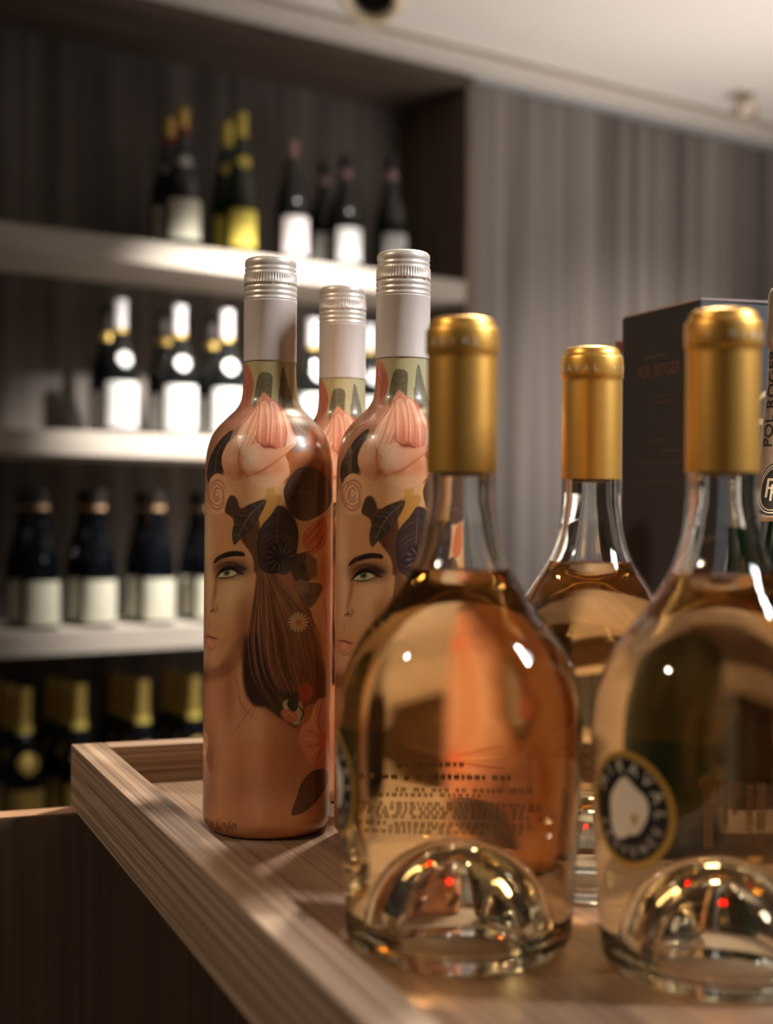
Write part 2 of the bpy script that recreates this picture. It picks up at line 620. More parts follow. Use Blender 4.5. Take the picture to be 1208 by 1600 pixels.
inner_neck = [(inner_r(z), z) for z in [254, 245, 225, 205, 192, 186, 180, 175, 170, 166, 162, 159, LEVEL]]
wine_prof = [(r, z + 7.0) for r, z in reversed(dome(29.5, 41.5, 24))]
wine_prof += [(32.5, 6.2), (36.0, 5.8), (40.0, 6.6), (42.4, 8.6), (43.9, 11.5)]
wine_prof += [(inner_r(z), z) for z in np.concatenate([np.arange(15, 60, 6), np.arange(60, 150, 2.5), [150, 152, 154, 156, LEVEL]])]
n_side = len(wine_prof) - 1
wine_prof += [(inner_r(LEVEL) * 0.86, LEVEL - 0.55), (inner_r(LEVEL) * 0.5, LEVEL - 0.75), (0, LEVEL - 0.8)]

glass_me = lathe('glass', outer + inner_neck, 112)
glass_me.materials.append(M['clear'])
wine_me = lathe('wine', wine_prof, 112, slots=[0] * n_side + [1] * 3)
wine_me.materials.append(M['wine_side'])
wine_me.materials.append(M['wine_top'])
cork_me = lathe('cork', [(0, 196.5), (9.0, 196.5), (9.35, 197), (9.35, 252), (9.0, 252.5), (0, 252.5)], 40, sharp=50)
cork_me.materials.append(M['cork'])
cap_prof = [(14.45, 198), (14.75, 198), (14.75, 244.2), (14.6, 246.2), (14.75, 247.0), (15.3, 247.6), (15.5, 248.6), (15.45, 256.6)]
cap_prof += arc(13.4, 256.8, 2.0, 0, 70, 5) + [(13.7, 259.2), (13.55, 260.6), (13.0, 261.7), (11.9, 262.3), (10.6, 262.5), (0, 262.3)]
cap_me = lathe('capsule', cap_prof, 72, sharp=60)
cap_me.materials.append(M['gold'])
REPEAT = 'MIRAVAL '


def capsule_lettering(dot_az):
    """MIRAVAL with a dot between the words, letter by letter round the capsule ring"""
    fl = Flat()
    me_v, me_f = [], []
    word = ['M', 'I', 'R', 'A', 'V', 'A', 'L']
    for rep in range(2):
        base = dot_az + rep * 180
        for k in range(7):
            pts, fs, wd = glyph(word[k], 3.1)
            n = len(me_v)
            me_v += [on_surface(lambda z: 15.47, base + 36 + 18 * k + math.degrees((u - wd / 2) / 15.5), 250.2 + v, 0.10) for u, v in pts]
            me_f += [tuple(i + n for i in f) for f in fs]
        pts, fs = ring_grid(0, 0, 0.5, 0.5, 10, 1)
        n = len(me_v)
        me_v += [on_surface(lambda z: 15.47, base + math.degrees(u / 15.5), 251.8 + v, 0.10) for u, v in pts]
        me_f += [tuple(i + n for i in f) for f in fs]
    me = raw_mesh('lettering', me_v, me_f)
    return me


# round front label: black disc, gold ring, cream emblem, words round the rim
LZ = 69.0


def label_meshes(az):
    out = []
    K = 0.94

    def wrap_k(name, pts, faces, rfun, az, z0, off):
        return wrap(name, [(u * K, v * K) for u, v in pts], faces, rfun, az, z0, off)
    p, f = ring_grid(0.05, 0.05, 22.6, 22.6, 64, 7)
    out.append(('front_label', wrap_k('front_label', p, f, m_r, az, LZ, 0.18), M['label_black']))
    p, f = ring_grid(21.0, 21.0, 23.6, 23.6, 64, 2)
    out.append(('gold_ring', wrap_k('gold_ring', p, f, m_r, az, LZ, 0.42), M['gold_print']))
    # cream emblem: an irregular map-like patch
    n = 48
    rad = [11.0 + 1.1 * math.sin(2 * a + 0.6) + 0.9 * math.sin(3 * a + 2.0) + 0.6 * math.sin(5 * a) for a in np.linspace(0, 2 * math.pi, n, endpoint=False)]
    pts, faces = [(0, 0)], []
    for j in (0.35, 0.7, 1.0):
        pts += [(0.93 * j * rad[i] * math.cos(2 * math.pi * i / n), 1.15 * j * rad[i] * math.sin(2 * math.pi * i / n)) for i in range(n)]
    for i in range(n):
        faces.append((0, 1 + i, 1 + (i + 1) % n))
        for j in range(2):
            a, b = 1 + j * n, 1 + (j + 1) * n
            faces.append((a + i, b + i, b + (i + 1) % n, a + (i + 1) % n))
    out.append(('emblem', wrap_k('emblem', pts, faces, m_r, az, LZ, 0.42), M['label_cream']))
    p, f = ring_grid(0.02, 0.02, 1.5, 2.6, 14, 1)
    p = [(u + 4.6, v - 3.2) for u, v in p]
    out.append(('emblem_mark', wrap_k('emblem_mark', p, f, m_r, az, LZ, 0.5), M['gold_print']))
    fl = Flat()
    word = 'MIRAVAL'
    for k, ch in enumerate(word):
        a = 150 - k * 25.0
        fl.text(ch, 5.2, 14.9 * math.cos(R(a)), 14.9 * math.sin(R(a)), a - 90)
    word = 'PROVENCE'
    for k, ch in enumerate(word):
        a = 208 + k * 18.5
        fl.text(ch, 3.6, 18.6 * math.cos(R(a)), 18.6 * math.sin(R(a)), a + 90)
    out.append(('lettering', wrap_k('lettering', fl.p, fl.f, m_r, az, LZ, 0.45), M['silver_print']))
    return out


def fine_print_mesh(az):
    """back print: upright small columns, then rows of small illegible type, as thin bars with gaps"""
    rs = random.Random(3)
    fl = Flat()

    def row(u0, u1, v, h, gap=0.45):
        u = u0
        while u < u1:
            wd = rs.uniform(0.7, 1.5)
            p, f = rect_grid(u, min(u + wd, u1), v, v + h, 1, 1)
            fl.add(p, f)
            u += wd + (gap if rs.random() < 0.8 else 1.6)

    def column(v0, v1, u, wd):
        v = v0
        while v < v1:
            h = rs.uniform(0.7, 1.5)
            p, f = rect_grid(u, u + wd, v, min(v + h, v1), 1, 1)
            fl.add(p, f)
            v += h + (0.4 if rs.random() < 0.8 else 1.2)
    for u, wd, v0, v1 in ((-10.5, 1.9, 2, 27), (-7.8, 1.5, 3, 25), (-4.4, 1.2, 14, 27), (-2.4, 1.2, 7, 27), (-0.8, 1.2, 14, 27), (1.0, 2.0, 0, 25)):
        column(v0, v1, u - 4, wd)
    p, f = ring_grid(1.0, 1.0, 2.4, 2.4, 20, 1)
    fl.add([(u - 2.0, v + 25.5) for u, v in p], f)
    for v, h, u0, u1 in ((26.5, 1.6, 26, 42), (21.5, 2.0, 15, 52), (16.5, 1.3, 10, 42), (14.3, 1.3, 22, 46), (10.8, 1.1, 8, 50), (9.0, 1.1, 8, 50), (7.2, 1.1, 12, 50), (5.4, 1.1, 8, 46), (2.6, 1.0, 10, 50), (1.0, 1.0, 10, 44), (-1.0, 1.0, 12, 48)):
        row(u0, u1, v, h)
    return wrap('fine_print', fl.p, fl.f, m_r, az, 44, 0.12)


def rose_bottle(pos, az, dot_az, label, sticker=False):
    t = empty('wine_bottle', pos)
    tag(t, label, 'wine bottle', 'clear rose wine bottles with gold capsules')
    t.scale = (1, 1, 1.0095)
    put('glass', glass_me, None, t)
    put('wine', wine_me, None, t)
    put('cork', cork_me, None, t)
    c = put('capsule', cap_me, None, t)
    put('lettering', capsule_lettering(dot_az), M['silver_print'], c)
    fl_o = None
    for nm, me, m in label_meshes(az):
        o = put(nm, me, m, fl_o if fl_o else t)
        if fl_o is None:
            fl_o = o
            o['label'] = 'round black label with gold ring and cream emblem'
    put('fine_print', fine_print_mesh(az + 228), M['fine_print'], t)['kind'] = 'stuff'
    if sticker:
        p, f = rect_grid(-4.2, 4.2, -7.5, 7.5, 6, 2)
        s = put('price_sticker', wrap('price_sticker', p, f, m_r, 10, 22, 0.2), M['sticker'], t)
        fl = Flat()
        fl.text('IT', 3.0, -0.2, 2.6)
        fl.text('NT', 3.0, -0.2, -2.0)
        put('lettering', wrap('lettering', fl.p, fl.f, m_r, 10, 22, 0.32), M['ink_black'], s)
    return t


rose_bottle(tray_pt(31.6, 602), -82, 55, 'clear rose wine bottle nearest the printed bottles, black label turned to its left edge')
rose_bottle(tray_pt(101.5, 706), -152, 36, 'clear rose wine bottle standing behind between the other two clear ones', True)
rose_bottle(tray_pt(135.5, 574), -56, -36, 'clear rose wine bottle at the right front, round black label facing left')

# ---------------------------------------------------------------- printed bottles with screw caps
AX, AD = -68.0, 823.0
BZ = [9, 40, 201.8, 208, 214, 222.6, 228.7, 234.9, 241, 246, 252, 267, 290]
BR = [36.9, 37.1, 36.9, 36.7, 36.1, 33.9, 30.4, 24.6, 18.6, 16.3, 15.5, 15.0, 14.9]


def b_r(z):
    return pchip(BZ, BR, np.clip(z, 9, 290))


def print_colours(px, py):
    """the printed picture, painted shape by shape; px, py are positions on the unrolled print measured as the camera sees the left bottle"""
    N = len(px)
    col = np.zeros((N, 3))
    X, Y = px, py
    yn = np.clip((Y - 560) / 750, 0, 1)
    col[:] = (178, 110, 68)

    def A(pts):
        return np.array([(290 + x / 3.02, 380 + y / 3.02) for x, y in pts])

    def B(pts):
        return np.array([(290 + x / 2.9625, 800 + y / 2.9625) for x, y in pts])

    def smooth(p, n=5, closed=True):
        q = []
        m = len(p)
        rngi = range(m) if closed else range(m - 1)
        for i in rngi:
            if closed:
                p0, p1, p2, p3 = p[i - 1], p[i], p[(i + 1) % m], p[(i + 2) % m]
            else:
                p0, p1, p2, p3 = p[max(i - 1, 0)], p[i], p[i + 1], p[min(i + 2, m - 1)]
            for k in range(n):
                t = k / n
                q.append(0.5 * ((2 * p1) + (-p0 + p2) * t + (2 * p0 - 5 * p1 + 4 * p2 - p3) * t * t + (-p0 + 3 * p1 - 3 * p2 + p3) * t ** 3))
        if not closed:
            q.append(p[-1])
        return np.array(q)

    def near(p, pad):
        return np.nonzero((X > p[:, 0].min() - pad) & (X < p[:, 0].max() + pad) & (Y > p[:, 1].min() - pad) & (Y < p[:, 1].max() + pad))[0]

    def segdist(idx, p, closed):
        x, y = X[idx], Y[idx]
        best = np.full(len(idx), 1e9)
        tt = np.zeros(len(idx))
        inside = np.zeros(len(idx), bool)
        m = len(p)
        for i in range(m if closed else m - 1):
            ax, ay = p[i]
            bx, by = p[(i + 1) % m]
            dx, dy = bx - ax, by - ay
            L = dx * dx + dy * dy + 1e-9
            t = np.clip(((x - ax) * dx + (y - ay) * dy) / L, 0, 1)
            d = (x - ax - t * dx) ** 2 + (y - ay - t * dy) ** 2
            k = d < best
            best[k] = d[k]
            tt[k] = (i + t[k]) / (m - 1)
            if closed:
                c = ((ay > y) != (by > y))
                if by != ay:
                    inside ^= c & (x < (bx - ax) * (y - ay) / (by - ay) + ax)
        return np.sqrt(best), tt, inside

    def mixin(idx, a, c):
        col[idx] = col[idx] * (1 - a[:, None]) + np.asarray(c, float) * a[:, None]

    def fill(p, c, soft=1.2, alpha=1.0, n=5, grad=None):
        """grad: (x0, y0, x1, y1, colour2) colour runs from c to colour2 along that line (in photo pixels)"""
        p = smooth(p, n)
        idx = near(p, soft + 1)
        if not len(idx):
            return
        d, _, ins = segdist(idx, p, True)
        sd = np.where(ins, d, -d)
        a = np.clip(0.5 + sd / soft, 0, 1) * alpha
        if grad is not None:
            (x0, y0), (x1, y1), c2 = grad
            L = (x1 - x0) ** 2 + (y1 - y0) ** 2
            t = np.clip(((X[idx] - x0) * (x1 - x0) + (Y[idx] - y0) * (y1 - y0)) / L, 0, 1)[:, None]
            cc = np.asarray(c, float) * (1 - t) + np.asarray(c2, float) * t
            col[idx] = col[idx] * (1 - a[:, None]) + cc * a[:, None]
        else:
            mixin(idx, a, c)

    def line(p, c, wd=1.2, alpha=0.9, taper=True, n=6, soft=1.0, clip=None):
        p = smooth(np.asarray(p, float), n, False)
        idx = near(p, wd + soft + 1)
        if not len(idx):
            return
        d, t, _ = segdist(idx, p, False)
        ww = wd * (np.sin(np.clip(t, 0.02, 0.98) * math.pi) ** 0.5 if taper else 1.0) / 2
        a = np.clip(0.5 + (ww - d) / soft, 0, 1) * alpha
        if clip is not None:
            dd, _, ins = segdist(idx, clip, True)
            a = a * np.clip(0.5 + np.where(ins, dd, -dd) / 1.2, 0, 1)
        mixin(idx, a, c)

    def glow(p, rx, ry, c, alpha):
        (cx, cy_) = p
        g = np.exp(-((X - cx) / rx) ** 2 - ((Y - cy_) / ry) ** 2) * alpha
        idx = np.nonzero(g > 0.01)[0]
        mixin(idx, g[idx], c)

    def leaf(p, c, rib, vein, nv=6, va=0.5, edge=None):
        fill(p, c)
        line(rib, vein, 1.3, va + 0.2)
        rb = smooth(np.asarray(rib, float), 6, False)
        q0 = smooth(p, 3)
        for i in range(1, nv + 1):
            k = int((i / (nv + 1)) * (len(rb) - 1))
            o = rb[k]
            dv = rb[min(k + 1, len(rb) - 1)] - rb[max(k - 1, 0)]
            dv = dv / (np.linalg.norm(dv) + 1e-9)
            nm = np.array([-dv[1], dv[0]])
            wl_ = 0.30 * np.linalg.norm(rb[-1] - rb[0]) * math.sin(math.pi * (0.15 + 0.75 * i / (nv + 1)))
            for s in (-1, 1):
                line([o, o + dv * wl_ * 0.35 + nm * s * wl_ * 0.6, o + dv * wl_ * 0.8 + nm * s * wl_], vein, 2.2, va * 0.6, soft=2.0, clip=q0)
                line([o + dv * 3, o + dv * (wl_ * 0.35 + 3) + nm * s * wl_ * 0.6, o + dv * (wl_ * 0.8 + 3) + nm * s * wl_], tuple(v * 0.6 for v in c), 1.6, va * 0.7, soft=1.5, clip=q0)
        q = np.vstack([smooth(p, 5), smooth(p, 5)[:1]])
        line(q[::2], edge or tuple(v * 0.55 for v in c), 1.2, 0.6, False, 1)

    a1 = lambda *p: A(p)
    b1 = lambda *p: B(p)
    # --- neck and shoulder grounds
    fill(a1((200, 540), (700, 540), (700, 800), (200, 800)), (196, 176, 130), 8, 1, 1)
    fill(a1((440, 540), (700, 540), (700, 800), (470, 800)), (178, 160, 128), 20, 0.8, 1)
    fill(a1((60, 790), (330, 770), (400, 900), (300, 1120), (60, 1200)), (176, 118, 88), 25, 1)
    fill(a1((470, 780), (760, 800), (760, 1100), (520, 1000), (470, 900)), (150, 104, 78), 25, 1)
    fill(a1((450, 955), (600, 985), (760, 930), (760, 1120), (420, 1150)), (178, 92, 40), 6, 1, grad=((440, 690), (500, 740), (150, 78, 42)))
    glow((500, 712), 26, 10, (206, 132, 60), 0.6)
    # petal at the left of the neck
    fill(a1((283, 565), (303, 590), (322, 660), (312, 730), (282, 790), (262, 800), (270, 700), (276, 600)), (206, 122, 96))
    for q in (((290, 600), (302, 660), (296, 740)), ((283, 640), (292, 700), (285, 760)), ((305, 620), (313, 680), (300, 750))):
        line(a1(*q), (150, 70, 52), 1.6, 0.6)
    fill(a1((265, 800), (310, 760), (330, 770), (270, 850), (200, 900), (150, 940), (190, 860)), (196, 130, 102), 3)
    # grey leaves on the neck
    leaf(a1((325, 790), (330, 700), (347, 625), (372, 612), (406, 626), (405, 690), (398, 760), (360, 745)), (126, 112, 84), a1((335, 770), (352, 700), (378, 620)), (92, 80, 60), 4)
    leaf(a1((461, 588), (478, 650), (500, 740), (510, 800), (478, 800), (448, 720), (450, 640)), (128, 114, 88), a1((462, 595), (470, 690), (495, 790)), (96, 84, 64), 3)
    fill(a1((441, 690), (470, 760), (520, 805), (570, 860), (585, 930), (540, 985), (500, 975), (470, 890), (440, 790)), (118, 96, 76), 2, grad=((440, 620), (470, 700), (132, 92, 72)))
    for q in (((460, 760), (500, 840), (530, 950)), ((480, 770), (540, 850), (560, 930)), ((452, 800), (485, 890), (510, 965))):
        line(a1(*q), (88, 66, 52), 2.0, 0.5)
    fill(a1((590, 870), (640, 900), (650, 950), (600, 965), (575, 940)), (196, 112, 74), 3)
    line(a1((590, 880), (620, 920), (600, 960)), (120, 70, 46), 1.6, 0.7)
    # dark leaves at the left shoulder
    leaf(a1((222, 885), (175, 920), (130, 985), (104, 1060), (108, 1130), (150, 1130), (190, 1110), (172, 1020), (200, 945)), (62, 46, 38), a1((205, 905), (150, 990), (140, 1110)), (118, 96, 82), 5, 0.6)
    # --- skin ground of the face, neck and shoulders
    fill(a1((180, 1080), (330, 1100), (470, 1130), (470, 1240), (330, 1330), (180, 1320)), (222, 160, 112), 8)
    fill(a1((380, 1160), (420, 1155), (420, 1215), (375, 1220)), (204, 146, 74), 2, 1, 1)
    fill(a1((330, 1230), (450, 1190), (420, 1290), (340, 1370)), (196, 134, 66), 4)
    fill(b1((60, -40), (260, -40), (340, 120), (335, 330), (310, 480), (260, 640), (150, 740), (60, 760)), (214, 148, 100), 4)
    glow(B([(235, 390)])[0], 26, 42, (232, 180, 132), 0.95)
    glow(B([(190, 120)])[0], 30, 30, (208, 140, 92), 0.8)
    glow(B([(100, 150)])[0], 8, 70, (236, 186, 144), 0.8)
    glow(B([(105, 440)])[0], 10, 50, (214, 150, 108), 0.7)
    glow(B([(285, 560)])[0], 16, 44, (140, 76, 42), 0.85)
    glow(B([(225, 640)])[0], 26, 20, (176, 104, 60), 0.7)
    glow(B([(150, 690)])[0], 24, 16, (206, 140, 94), 0.7)
    glow(B([(300, 450)])[0], 9, 50, (168, 100, 60), 0.6)
    # neck and bare shoulders
    fill(b1((60, 742), (140, 728), (205, 655), (290, 600), (300, 820), (360, 930), (480, 1000), (560, 1060), (720, 1160), (720, 1560), (60, 1560)), (198, 126, 84), 5)
    fill(b1((60, 735), (140, 722), (200, 652), (270, 560), (285, 640), (240, 720), (170, 770), (60, 790)), (134, 74, 46), 9, 0.9)
    glow(B([(245, 830)])[0], 10, 60, (222, 158, 118), 0.7)
    glow(B([(200, 850)])[0], 10, 50, (162, 92, 60), 0.6)
    glow(B([(130, 900)])[0], 16, 60, (214, 140, 104), 0.7)
    glow(B([(300, 1010)])[0], 40, 26, (216, 148, 104), 0.7)
    glow(B([(170, 1120)])[0], 24, 46, (216, 148, 108), 0.6)
    glow(B([(110, 1180)])[0], 12, 50, (128, 66, 48), 0.6)
    glow(B([(420, 1140)])[0], 50, 50, (178, 104, 64), 0.5)
    glow(B([(330, 1260)])[0], 50, 20, (176, 108, 70), 0.6)
    glow(B([(330, 1390)])[0], 60, 26, (208, 142, 104), 0.7)
    line(b1((230, 720), (240, 800), (262, 900), (330, 960)), (150, 88, 58), 3.0, 0.45, soft=3)
    # --- big rose
    rose = a1((345, 738), (318, 790), (262, 850), (240, 915), (198, 948), (170, 1020), (188, 1088), (236, 1126), (272, 1104), (305, 1135), (375, 1160), (440, 1142), (492, 1088), (472, 1004), (526, 940), (505, 880), (478, 820), (440, 755), (405, 735), (370, 705))
    fill(rose, (228, 148, 112))
    fill(a1((240, 920), (196, 950), (171, 1020), (190, 1090), (238, 1124), (266, 1092), (252, 1020), (262, 960)), (236, 172, 130), 1.5, grad=((360, 700), (378, 720), (214, 138, 98)))
    def petal(p, base, tip, edge, folds=()):
        """overlapping petal: shades from base to tip, dark rim behind it, soft folds along it"""
        q = smooth(p, 4)
        x0, y0, x1, y1 = p[0][0], p[0][1], p[len(p) // 2][0], p[len(p) // 2][1]
        fill(p, base, 1.3, grad=((x0, y0), (x1, y1), tip))
        for f in folds:
            line(f[0], f[1], f[2], 0.55, soft=1.8, clip=q)
        line(np.vstack([q, q[:1]])[::2], edge, 1.5, 0.55, False, 1, 1.3)
    DK, LT = (188, 98, 74), (246, 196, 168)
    petal(a1((440, 755), (478, 815), (506, 890), (526, 940), (490, 975), (452, 950), (446, 860)), (206, 112, 84), (240, 182, 150), (150, 68, 50),
          [(a1((455, 790), (482, 870), (500, 950)), LT, 3.2), (a1((448, 790), (464, 870), (474, 960)), DK, 2.2)])
    petal(a1((402, 742), (440, 762), (462, 830), (478, 900), (462, 975), (412, 980), (392, 900), (386, 810)), (238, 176, 146), (210, 112, 82), (160, 74, 54),
          [(a1((412, 760), (430, 850), (424, 960)), DK, 2.4), (a1((428, 765), (450, 850), (452, 960)), LT, 3.4), (a1((402, 770), (408, 850), (404, 950)), LT, 2.6)])
    petal(a1((352, 752), (384, 742), (404, 790), (402, 880), (394, 960), (352, 960), (326, 900), (334, 820)), (232, 164, 132), (204, 108, 78), (156, 72, 52),
          [(a1((370, 760), (378, 850), (372, 950)), DK, 2.4), (a1((360, 770), (352, 850), (350, 940)), LT, 3.0), (a1((386, 770), (392, 850), (388, 940)), LT, 2.2)])
    petal(a1((346, 752), (322, 794), (284, 836), (250, 880), (240, 925), (252, 985), (278, 1010), (306, 960), (334, 905), (346, 830)), (226, 152, 116), (240, 182, 144), (162, 78, 56),
          [(a1((340, 780), (305, 860), (268, 960)), DK, 2.8), (a1((330, 790), (290, 850), (254, 930)), LT, 3.0), (a1((345, 800), (325, 880), (290, 960)), (214, 128, 94), 4.0)])
    fill(a1((345, 948), (302, 960), (276, 1010), (270, 1066), (292, 1096), (352, 1072), (420, 1030), (478, 985), (522, 945), (470, 962), (420, 972), (380, 958)), (240, 184, 146), 1.5, grad=((380, 700), (430, 700), (226, 150, 112)))
    line(a1((350, 945), (372, 962), (400, 962), (430, 972)), (120, 52, 36), 3.0, 0.9)
    line(a1((270, 1066), (296, 1100), (356, 1078), (424, 1034), (482, 990)), (190, 96, 58), 3.4, 0.75, soft=2.5)
    fill(a1((300, 1100), (360, 1082), (430, 1040), (472, 1010), (490, 1088), (440, 1140), (372, 1158), (306, 1134)), (232, 164, 124), 2, grad=((420, 725), (400, 760), (228, 168, 124)))
    glow(A([(440, 1060)])[0], 14, 12, (214, 118, 76), 0.6)
    glow(A([(390, 960)])[0], 10, 4, (150, 66, 48), 0.75)
    glow(A([(310, 1010)])[0], 12, 12, (250, 206, 174), 0.6)
    glow(A([(215, 1010)])[0], 9, 14, (246, 190, 150), 0.6)
    glow(A([(262, 1085)])[0], 6, 8, (176, 84, 54), 0.6)
    glow(A([(340, 1085)])[0], 20, 5, (188, 98, 62), 0.5)
    line(a1((262, 960), (250, 1020), (266, 1092)), (186, 92, 58), 2.2, 0.8)
    # --- small rose
    fill(a1((110, 1140), (122, 1105), (152, 1088), (192, 1112), (222, 1180), (212, 1240), (182, 1272), (126, 1272), (112, 1200)), (232, 166, 122))
    for rr_, t0, t1, ox, oy in ((50, 0.4, 2.6, 0, 4), (48, 2.2, 4.2, -2, 0), (44, 3.9, 6.0, 3, -6), (36, 0.0, 1.9, 2, 6), (36, 1.7, 3.6, -4, 2), (32, 3.3, 5.3, 0, -6), (30, 5.0, 6.9, 4, -2), (20, 0.6, 3.4, -2, 4), (18, 3.0, 5.6, 1, -3), (10, 0.2, 4.4, -1, 2)):
        arc_ = lambda k: [A([(148 + ox + (rr_ + k) * 0.8 * math.cos(t), 1186 + oy + (rr_ + k) * 1.3 * math.sin(t))])[0] for t in np.linspace(t0, t1, 9)]
        line(arc_(0), (150, 80, 54), 2.0, 0.8)
        line(arc_(-5), (248, 200, 164), 3.0, 0.6, soft=2)
        line(arc_(4), (196, 118, 84), 3.0, 0.5, soft=2)
    # --- right side: translucent orange, bud and pink petals behind the leaves
    fill(a1((520, 1300), (760, 1250), (760, 1560), (520, 1560)), (220, 164, 114), 6, 1, 1)
    fill(b1((560, 60), (720, -20), (720, 960), (640, 960), (600, 700), (570, 450)), (218, 164, 116), 10, 1)
    glow(B([(640, 280)])[0], 12, 26, (206, 122, 54), 0.7)
    fill(a1((556, 1372), (600, 1326), (655, 1290), (668, 1380), (652, 1432), (600, 1470), (556, 1430)), (208, 106, 66), 2)
    for q in (((565, 1400), (610, 1350), (655, 1300)), ((570, 1430), (610, 1390), (650, 1330)), ((590, 1460), (630, 1420), (655, 1370))):
        line(a1(*q), (120, 50, 34), 2.2, 0.75)
    fill(b1((665, 340), (622, 410), (620, 500), (645, 585), (700, 600), (700, 340)), (230, 172, 142), 2)
    line(b1((640, 400), (650, 470), (655, 560)), (180, 76, 54), 2.2, 0.6)
    # --- hair
    hair = b1((215, -20), (330, 20), (350, 120), (400, 260), (450, 330), (500, 410), (575, 455), (602, 560), (622, 680), (648, 770), (640, 880), (560, 900), (520, 1000), (440, 955), (372, 905), (310, 890), (272, 800), (268, 690), (292, 570), (312, 430), (332, 300), (305, 200), (245, 110))
    fill(hair, (112, 66, 42), 2.5)
    fill(b1((272, 600), (330, 560), (370, 700), (430, 820), (520, 850), (500, 960), (440, 950), (372, 905), (310, 890), (272, 800)), (58, 32, 24), 8)
    L = smooth(b1((338, 190), (328, 330), (306, 480), (300, 600), (322, 760), (380, 870), (450, 950)), 8, False)
    Rr = smooth(b1((352, 170), (440, 330), (540, 440), (600, 540), (634, 680), (644, 790), (600, 900)), 8, False)
    fill(b1((400, 280), (470, 340), (560, 470), (600, 600), (560, 660), (520, 560), (450, 440), (400, 350)), (150, 98, 66), 14, 0.6)
    fill(b1((345, 220), (390, 300), (400, 480), (370, 560), (335, 420)), (132, 82, 54), 10, 0.5)
    hr = np.random.default_rng(5)
    for i in range(110):
        t = hr.random() ** 0.9
        sl = slice(int(hr.integers(0, 14)), len(L) - int(hr.integers(0, 12)))
        p = L * (1 - t) + Rr * t
        amp = np.linspace(0.5, 1.8, len(L))
        p = p + (np.sin(np.linspace(0, 3 + 4 * hr.random(), len(L)) + hr.random() * 6) * amp)[:, None] * np.array((3.2, 0.8))
        c = [(156, 100, 66), (70, 38, 26), (134, 82, 54), (88, 50, 33), (176, 118, 80)][int(hr.integers(0, 5))]
        line(p[sl][::3], c, 1.0 + hr.random() * 1.0, 0.65, n=3)
    for q in (((380, 700), (340, 850), (215, 1032)), ((420, 660), (360, 820), (300, 960)), ((430, 690), (500, 640), (480, 560)), ((330, 660), (400, 700), (470, 730))):
        line(b1(*q), (92, 46, 30), 0.9, 0.7)
    # temple hair over the forehead
    fill(b1((228, 60), (300, 30), (345, 100), (350, 250), (318, 280), (312, 200), (262, 130)), (96, 58, 38), 4)
    for k in range(9):
        line(b1((250 + k * 9, 60 + k * 4), (290 + k * 6, 130 + k * 5), (322 + k * 2, 260 + k * 6)), (58, 34, 24) if k % 2 else (140, 92, 62), 1.2, 0.6)
    # --- leaves in the hair
    fill(a1((205, 1200), (232, 1196), (252, 1240), (240, 1300), (205, 1285), (185, 1262)), (84, 56, 42), 2)
    leaf(a1((380, 1217), (330, 1224), (272, 1254), (236, 1310), (221, 1370), (230, 1424), (262, 1390), (300, 1352), (345, 1295)), (76, 56, 43), a1((376, 1220), (300, 1290), (232, 1412)), (150, 126, 104), 6, 0.55)
    leaf(a1((464, 1176), (480, 1130), (520, 1075), (560, 1058), (622, 1070), (668, 1112), (694, 1190), (672, 1252), (622, 1290), (560, 1312), (510, 1288), (480, 1240)), (88, 58, 45), a1((466, 1176), (560, 1176), (692, 1186)), (128, 90, 70), 6, 0.6)
    leaf(a1((440, 1240), (402, 1288), (352, 1350), (338, 1440), (352, 1530), (400, 1560), (470, 1540), (516, 1480), (532, 1400), (524, 1330), (490, 1270)), (66, 46, 43), a1((442, 1246), (432, 1380), (425, 1520)), (124, 98, 88), 6, 0.6)
    # dark burst flower, dark thistle, small flowers
    def burst(c, r, n, ray, core, a=0.8):
        c = B([c])[0]
        r = r / 2.9625
        for i in range(n):
            t = 2 * math.pi * i / n + 0.2
            line([c + 0.25 * r * np.array((math.cos(t), math.sin(t))), c + 0.62 * r * np.array((math.cos(t + 0.12), math.sin(t + 0.12))), c + r * np.array((math.cos(t + 0.05), math.sin(t + 0.05)))], ray, 1.8, a)
        glow(c, r * 0.3, r * 0.3, core, 0.9)
    th = np.linspace(0, 2 * math.pi, 14, endpoint=False)
    fill(np.array([B([(440 + (72 + 8 * (i % 2)) * math.cos(t), 215 + (72 + 8 * (i % 2)) * math.sin(t))])[0] for i, t in enumerate(th)]), (46, 31, 30), 2)
    burst((440, 215), 72, 13, (128, 104, 96), (24, 17, 18))
    burst((440, 215), 50, 11, (20, 14, 15), (22, 15, 16), 0.9)
    fill(np.array([B([(545 + (58 + 8 * (i % 2)) * math.cos(t), 258 + (66 + 9 * (i % 2)) * math.sin(t))])[0] for i, t in enumerate(th)]), (64, 42, 36), 3)
    burst((545, 262), 62, 20, (112, 78, 62), (40, 24, 22), 0.55)
    fill(b1((560, 190), (600, 215), (612, 290), (590, 320), (560, 270)), (140, 88, 62), 4, 0.7)
    leaf(b1((520, 340), (590, 330), (632, 345), (612, 400), (575, 445), (535, 410)), (116, 88, 72), b1((530, 350), (575, 380), (585, 430)), (70, 48, 40), 3, 0.5)
    for i in range(6):
        t = i * math.pi / 3 + 0.4
        fill(np.array([B([(536 + 22 * math.cos(t) + 17 * math.cos(u), 350 + 22 * math.sin(t) + 17 * math.sin(u))])[0] for u in np.linspace(0, 6.28, 8, endpoint=False)]), (138, 108, 106), 1.5)
    glow(B([(538, 354)])[0], 3.4, 3.4, (196, 124, 40), 1)
    for i in range(16):
        t = i * 2 * math.pi / 16
        line(b1((522 + 16 * math.cos(t), 512 + 16 * math.sin(t)), (522 + 30 * math.cos(t), 512 + 30 * math.sin(t)), (522 + 42 * math.cos(t), 512 + 42 * math.sin(t))), (212, 188, 156), 3.0, 0.95, False)
